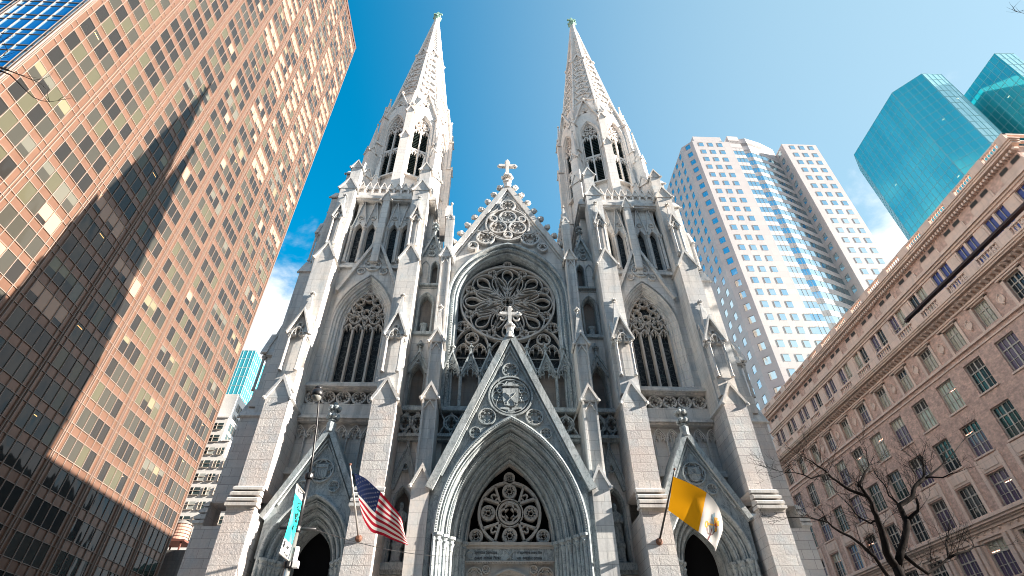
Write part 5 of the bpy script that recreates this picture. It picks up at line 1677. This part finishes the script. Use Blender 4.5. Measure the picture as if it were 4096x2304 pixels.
for r_ in range(9):
    for k in range(6 if r_ % 2 == 0 else 5):
        u = .4 * ((k * 2 + 1 + (r_ % 2)) / 12); v = 7 / 13 * (r_ + 1) / 10
        star(u, v, .012); star(u, v, -.012)
wpos[fl.name] = Vector(fl.location)
mb.build('star_field', [FWt], fl, recalc=False)
# yellow and white flag
S = flag_surface([(9.2, -5.95, 13.02), (10.1, -6.0, 12.58), (10.92, -6.0, 12.1), (11.45, -5.75, 11.55), (11.72, -5.45, 10.95), (11.72, -5.15, 10.4)],
                 [(8.75, -5.3, 11.35), (9.4, -5.45, 10.78), (10.1, -5.6, 10.12), (10.5, -5.35, 9.85), (10.9, -5.15, 9.5), (11.0, -5.0, 9.25)],
                 [(6, 3, .05, .2), (11, -5, .035, 1.2), (3, 9, .03, 2.2)])
mb = flag_mesh(S, 60, 30, lambda u, v: 0 if u < .4 else 1, None, '')
fl = mb.build('flag', [FY, FWt], None, smooth=True, recalc=False, loc=(9.0, -5.7, 12.4))
tag(fl, 'yellow and white flag with crossed keys, right of the main portal', 'flag')
wpos[fl.name] = Vector(fl.location)
KG, KS, KR, KD = mat('gold embroidery', (.7, .33, .03), .6), mat('blue grey embroidery', (.2, .3, .36), .6), mat('red embroidery', (.45, .04, .03), .6), mat('maroon cord', (.1, .008, .02), .7)
mb = MB()
def stroke(pts, w, mi):
    P = [(S(u, v, .014), S(u + .004, v, .014), S(u, v + .004, .014)) for u, v in pts]
    vs_ = []
    for i in range(len(P)):
        a = P[max(0, i - 1)][0]; b = P[min(len(P) - 1, i + 1)][0]
        t = (b - a).normalized(); nrm = (P[i][1] - P[i][0]).cross(P[i][2] - P[i][0]).normalized()
        sd_ = t.cross(nrm).normalized() * (w / 2)
        vs_ += [P[i][0] - sd_, P[i][0] + sd_]
    mb.add(vs_, [(2 * i, 2 * i + 1, 2 * i + 3, 2 * i + 2) for i in range(len(P) - 1)], mi)
def ringuv(u, v, ru, rv, w, mi): stroke([(u + ru * math.cos(a), v + rv * math.sin(a)) for a in [2 * PI * k / 16 for k in range(17)]], w, mi)
stroke([(.545, .62), (.6, .58), (.66, .52), (.72, .44)], .1, 0)
ringuv(.53, .66, .03, .07, .07, 0)
stroke([(.72, .66), (.68, .56), (.64, .46), (.61, .38)], .09, 1)
stroke([(.60, .30), (.62, .40)], .2, 1)
stroke([(.615, .22), (.62, .3)], .05, 1)
stroke([(.66, .3), (.69, .44)], .2, 0); stroke([(.665, .36), (.70, .36)], .08, 2); stroke([(.69, .42), (.73, .5)], .09, 2)
stroke([(.72, .3), (.75, .42)], .14, 0)
ringuv(.735, .56, .016, .04, .07, 0)
stroke([(.55, .7), (.62, .82), (.7, .76), (.73, .6)], .04, 3); stroke([(.66, .62), (.67, .8), (.66, .95)], .05, 3); stroke([(.66, .88), (.655, .99)], .085, 3)
mb.build('crossed_keys_emblem', [KG, KS, KR, KD], fl, recalc=False)

# ================================================================== STREET LAMP, BANNER, CABLE
lamp = thing('street_lamp', 'slim black street lamp on a metal pole in front of the left portal', 'street lamp', (-8.14, -16, .14))
M['pole'] = mat('galvanised pole', (.5, .48, .45), .35, .8)
mb = MB(); mb.tube([(-8.14, -16, .14), (-8.14, -16, 7.2)], [.13, .1], 14); mb.build('lower_pole', M['pole'], lamp, smooth=True)
mb = MB(); mb.tube([(-8.14, -16, 7.2), (-8.14, -16, 9.15)], [.1, .075], 12); mb.tube([(-8.14, -16, 9.15), (-8.2, -16, 10.0), (-8.32, -16.02, 11.2), (-8.46, -16.05, 12.2), (-8.52, -16.12, 12.42)], [.05, .04, .036, .034, .034], 10)
mb.build('arm', M['blackpaint'], lamp, smooth=True)
mb = MB(); mb.lathe([(.17, 12.62), (.235, 12.5), (.25, 12.38), (.22, 12.3)], -8.53, -16.25, 16); mb.lathe([(.02, 12.8), (.13, 12.74), (.17, 12.62)], -8.53, -16.25, 16)
hd = mb.build('lamp_head', M['blackpaint'], lamp, smooth=True)
mb = MB(); mb.lathe([(.21, 12.31), (.19, 12.22), (.11, 12.14), (.02, 12.11)], -8.53, -16.25, 16)
M['lens'] = mat('dusty glass lens', (.2, .2, .19), .15); mb.build('lens', M['lens'], hd, smooth=True)
mb = MB(); mb.tube([(-8.72, -16, 7.32), (-7.48, -16, 7.28)], .055, 10)
mb.lathe([(.075, 7.3), (.075, 7.31)], -8.72, -16, 8)
mb.build('cross_arm', M['blackpaint'], lamp, smooth=True)
for z in (7.28, 6.15, 9.14):
    mb = MB(); mb.lathe([(.14, z - .1), (.155, z - .06), (.155, z + .06), (.14, z + .1)], -8.14, -16, 12); mb.build('collar', M['blackpaint'], lamp)
M['camwhite'] = mat('white plastic', (.7, .7, .7), .5)
mb = MB(); mb.box(-8.0, -7.9, -16.1, -15.95, 6.2, 6.7); mb.box(-7.98, -7.8, -16.12, -15.93, 6.05, 6.25); mb.build('camera_box', M['camwhite'], lamp)
# banner hanging from the pole
m = mat('turquoise banner cloth', (.01, .5, .46), .6); q = NT(m)
tc = q.n('ShaderNodeTexCoord'); sp = q.n('ShaderNodeSeparateXYZ'); q.l(tc.outputs['Object'], sp.inputs[0])
wv = q.noise(1.3, 5, .6, q.vec(1, 1, .8)); 
ad = q.n('ShaderNodeMath', operation='MULTIPLY_ADD'); ad.inputs[1].default_value = .9; q.l(wv, ad.inputs[0]); q.l(sp.outputs[2], ad.inputs[2])
c = q.ramp(wv, [(.3, (.01, .46, .42)), (.55, (.015, .58, .53)), (.66, (.1, .68, .62)), (.74, (.7, .85, .85))])
q.l(c, q.b.inputs['Base Color']); M['banner'] = m
M['bannerwhite'] = mat('white banner cloth', (.75, .77, .78), .6); M['ink'] = mat('black print', (.01, .012, .015), .6)
mb = MB()
by0, by1, bz0, bz1 = -17.02, -16.13, 6.24, 8.52
nseg = 14
for j in range(nseg):
    za, zb = bz0 + (bz1 - bz0) * j / nseg, bz0 + (bz1 - bz0) * (j + 1) / nseg
    bow = lambda z: -8.18 + .06 * math.sin((z - bz0) / (bz1 - bz0) * PI)
    mi = 1 if (j < 3 or j >= nseg - 2) else 0
    mb.quad((bow(za), by0, za), (bow(za), by1, za), (bow(zb), by1, zb), (bow(zb), by0, zb), mi)
ban = mb.build('banner', [M['banner'], M['bannerwhite']], None, recalc=False, loc=(-8.18, -16.6, 7.4))
tag(ban, 'turquoise and white vertical banner hung from the street lamp pole', 'banner')
wpos[ban.name] = Vector(ban.location)
BM = lambda y, z, x=-8.155: Matrix.Translation((x, y, z)) @ Matrix.Rotation(PI / 2, 4, 'Z') @ Matrix.Rotation(PI / 2, 4, 'X')
text_mesh('NYC', .3, M['ink'], 'lettering', ban, BM(-16.82, 8.24), .004)
text_mesh('ailis', .2, M['ink'], 'lettering', ban, BM(-16.62, 6.52, -8.14), .004)
text_mesh('studel', .2, M['ink'], 'lettering', ban, BM(-16.72, 6.3, -8.15), .004)
mb = MB(); mb.box(-8.145, -8.14, -16.95, -16.8, 6.48, 6.68); mb.build('square_mark', M['ink'], ban)
mb = MB(); r_ = random.Random(4)
for (y, z) in ((-16.5, 7.95), (-16.45, 7.75), (-16.55, 7.6), (-16.4, 7.45), (-16.5, 7.2)):
    for k in range(5):
        a, b_ = y + r_.uniform(-.12, .1), z + r_.uniform(-.1, .1)
        mb.tube([(-8.105, a, b_), (-8.105, a + .05, b_ + r_.uniform(-.08, .08)), (-8.105, a + .12, b_ + r_.uniform(-.1, .1))], .012, 5)
mb.build('sketch_print', M['ink'], ban)
for z in (8.5, 6.26):
    mb = MB(); mb.tube([(-8.14, -16.0, z), (-8.18, -17.05, z)], .022, 8); mb.build('banner_bracket', M['steel'], lamp)
mb = MB()
p0, p1 = Vector((-7.48, -16, 7.26)), Vector((-2.95, -1.6, 9.85))
mb.tube([p0.lerp(p1, t) + Vector((0, 0, -.9 * 4 * t * (1 - t) * .32)) for t in [i / 20 for i in range(21)]], .014, 6)
cb = mb.build('cable', M['blackpaint'], None, loc=tuple(p0))
tag(cb, 'thin black cable slung from the lamp pole to the main portal', 'cable')

# ================================================================== BARE TREES
m = mat('dark winter bark', (.035, .028, .025), .95, spec=.05); q = NT(m)
q.l(q.ramp(q.noise(6, 5, .7, q.vec(3, 3, .6)), [(.35, (.006, .005, .005)), (.65, (.02, .016, .015))]), q.b.inputs['Base Color']); q.bump(q.noise(10, 4, .6, q.vec(2, 2, .5)), .6, .03); M['bark'] = m
def twigs(mb, p, d, L_, r_, depth, rg, flat=.7):
    pts = [p]; q_ = p.copy(); dd = d.normalized()
    n = 4
    for i in range(n):
        dd = (dd + Vector((rg.uniform(-.3, .3), rg.uniform(-.3, .3) * flat, rg.uniform(-.16, .26)))).normalized()
        q_ = q_ + dd * L_ / n
        pts.append(q_.copy())
    mb.tube(pts, [r_ * (1 - .75 * i / n) for i in range(n + 1)], 5 if depth < 2 else 3)
    if depth <= 0: return
    for i in range(1, n + 1):
        for _ in range(2 if i > 1 else 1):
            if rg.random() < .62:
                side = Vector((rg.uniform(-1, 1), rg.uniform(-1, 1) * flat, rg.uniform(-.5, .9)))
                twigs(mb, pts[i], (dd * .7 + side * .85), L_ * rg.uniform(.4, .68), max(.006, r_ * .5), depth - 1, rg, flat)
def tree(name, label, base, trunk, limbs, seed, tw=(1.5, .03, 2), dens=1.0):
    t = thing(name, label, 'tree', base, None)
    rg = random.Random(seed)
    mb = MB()
    pts, rads = trunk
    mb.tube(pts, rads, 12)
    mb.build('trunk', M['bark'], t, smooth=True)
    for P, r0, r1 in limbs:
        mb = MB()
        P = [Vector(p) for p in P]
        C = []
        for i in range(len(P) - 1):
            a, b = P[i], P[i + 1]
            C += [a, a.lerp(b, .5) + Vector((rg.uniform(-.05, .05), rg.uniform(-.1, .1), rg.uniform(-.05, .05)))]
        C.append(P[-1])
        m_ = len(C)
        rr = [r0 + (r1 - r0) * i / (m_ - 1) for i in range(m_)]
        mb.tube(C, rr, 8)
        for i in range(1, m_):
            if rg.random() < dens * .8:
                d = (C[i] - C[i - 1]).normalized()
                for _ in range(2):
                    side = Vector((rg.uniform(-1, 1), rg.uniform(-1, 1), rg.uniform(-.3, 1)))
                    twigs(mb, C[i], d * .6 + side * .8, tw[0] * rg.uniform(.5, 1.1), min(tw[1], rr[i] * .6), tw[2], rg)
        twigs(mb, C[-1], C[-1] - C[-2], tw[0], min(tw[1], r1), tw[2], rg)
        mb.build('branch', M['bark'], t, smooth=True)
    return t
RT = {
    'l1': ([(18.7, -8.0, 7.82), (18.4, -8.13, 8.47), (18.49, -8.27, 9.28), (18.45, -8.4, 9.91), (18.35, -8.53, 10.35), (18.28, -8.67, 11.0), (17.98, -8.8, 11.67)], 0.17, 0.05),
    'l2': ([(18.33, -8.6, 11.03), (17.4, -8.76, 11.32), (16.76, -8.92, 11.77), (16.35, -9.08, 12.07), (15.82, -9.24, 12.45), (15.26, -9.4, 12.75)], 0.07, 0.02),
    'l3': ([(16.34, -9.1, 12.06), (15.21, -9.3, 11.72), (14.39, -9.5, 11.93), (13.36, -9.7, 11.95)], 0.04, 0.012),
    'l4': ([(17.92, -8.8, 11.53), (18.82, -8.53, 12.37), (19.43, -8.27, 12.87), (19.8, -8.0, 13.69)], 0.06, 0.02),
    'l5': ([(18.52, -8.3, 9.94), (18.31, -8.0, 9.89), (17.91, -7.7, 10.46), (17.82, -7.4, 11.28)], 0.05, 0.02),
    'l6': ([(18.07, -8.0, 7.39), (17.66, -8.2, 8.27), (17.08, -8.4, 8.79), (16.13, -8.6, 9.31), (15.55, -8.8, 9.72), (14.58, -9.0, 9.85), (13.34, -9.2, 9.79)], 0.08, 0.015),
    'r1': ([(18.7, -8.0, 7.82), (19.74, -7.89, 9.06), (20.44, -7.78, 10.03), (20.54, -7.66, 10.92), (21.58, -7.55, 11.4), (22.14, -7.44, 12.04), (22.96, -7.33, 12.55), (23.43, -7.21, 13.32), (23.49, -7.1, 13.77)], 0.16, 0.025),
    'r2': ([(20.5, -7.7, 10.06), (21.15, -8.0, 10.53), (21.16, -8.3, 11.07)], 0.08, 0.05),
    'r3': ([(22.25, -7.3, 12.09), (23.7, -7.03, 12.83), (25.17, -6.77, 13.67), (27.27, -6.5, 15.09)], 0.06, 0.015),
    'r4': ([(23.06, -7.2, 12.6), (23.84, -7.6, 12.46), (24.53, -8.0, 12.62)], 0.05, 0.015),
    'r5': ([(20.58, -7.6, 10.94), (20.41, -7.4, 11.52), (20.57, -7.2, 12.27), (20.53, -7.0, 12.97)], 0.05, 0.015),
    'r6': ([(19.33, -8.0, 8.38), (20.25, -7.83, 7.61), (20.95, -7.65, 7.89), (21.99, -7.47, 8.38), (22.39, -7.3, 9.15)], 0.08, 0.03),
    'r7': ([(21.97, -7.5, 8.37), (23.31, -7.27, 8.76), (24.77, -7.03, 9.15), (26.09, -6.8, 9.15)], 0.05, 0.012),
}
tree('bare_tree', 'bare dark winter tree with forked limbs in front of the stone store', (18.5, -8, .14),
     ([(18.45, -8, .1), (18.5, -8.02, 2.5), (18.6, -8, 5.0), (18.66, -8, 7.0), (18.7, -8, 7.9)], [.33, .27, .25, .23, .21]), [(P_, a_ * 1.2, b_ * 1.15) for P_, a_, b_ in RT.values()], 21, (1.15, .02, 2), .9)
tree('bare_tree', 'bare twigs of a street tree reaching in at the left edge of the photo', (-15.5, -30, .14),
     ([(-15.5, -30, .1), (-15.4, -30, 4.0), (-15.2, -30, 8.0), (-15.0, -30, 10.5)], [.22, .18, .14, .1]),
     [([(-15.1, -30, 9.0), (-13.6, -30.1, 11.0), (-12.4, -30.1, 12.5), (-11.6, -30, 12.3)], .05, .02), ([(-12.4, -30.1, 12.5), (-11.7, -30, 12.25), (-11.1, -30, 11.8), (-10.6, -30, 11.35)], .02, .008),
      ([(-15.1, -30, 10), (-14.0, -29.8, 12.6), (-12.9, -29.9, 13.4)], .05, .015)], 5, (.7, .012, 1), .5)
tree('bare_tree', 'bare twig tips of a street tree at the upper right corner of the photo', (21.5, -28.5, .14),
     ([(21.5, -28.5, .1), (21.3, -28.5, 5.0), (21.0, -28.6, 10.0), (20.6, -28.7, 14)], [.26, .22, .17, .12]),
     [([(20.6, -28.7, 14), (19.0, -28.9, 17.5), (17.6, -29.1, 19.8)], .09, .03), ([(17.6, -29.1, 19.8), (16.8, -29.1, 20.3), (15.9, -29.1, 19.9)], .02, .008), ([(20.6, -28.7, 14), (22.0, -28, 17.5), (22.6, -27.5, 20)], .08, .02)], 6, (.6, .01, 1), .4)

# ================================================================== GROUND
m = mat('asphalt', (0.06, 0.06, 0.062), 0.9); q = NT(m)
q.l(q.ramp(q.noise(30, 4), [(0.35, (0.04, 0.04, 0.042)), (0.65, (0.08, 0.08, 0.08))]), q.b.inputs['Base Color']); M['asphalt'] = m
m = mat('pavement concrete', (0.3, 0.29, 0.27), 0.85); q = NT(m)
br = q.blocks(1.5, 1.5, 0.02, (0.32, 0.31, 0.29), (0.27, 0.26, 0.25), (0.12, 0.12, 0.12)); q.l(br.outputs['Color'], q.b.inputs['Base Color']); M['pave'] = m
mb = MB(); mb.quad((-3000, -3000, 0), (3000, -3000, 0), (3000, 3000, 0), (-3000, 3000, 0))
structure(mb.build('ground', M['asphalt']))
mb = MB(); mb.box(-30.5, 30.5, -13.5, 110, -.3, .14); structure(mb.build('pavement', M['pave']))
mb = MB(); mb.box(48.0, 130, -13.5, 80, -.3, .14); structure(mb.build('pavement', M['pave']))
mb = MB(); mb.box(-130, -48.0, -13.5, 80, -.3, .14); structure(mb.build('pavement', M['pave']))
mb = MB(); mb.box(-130, 130, -60, -30, -.3, .14); structure(mb.build('pavement', M['pave']))
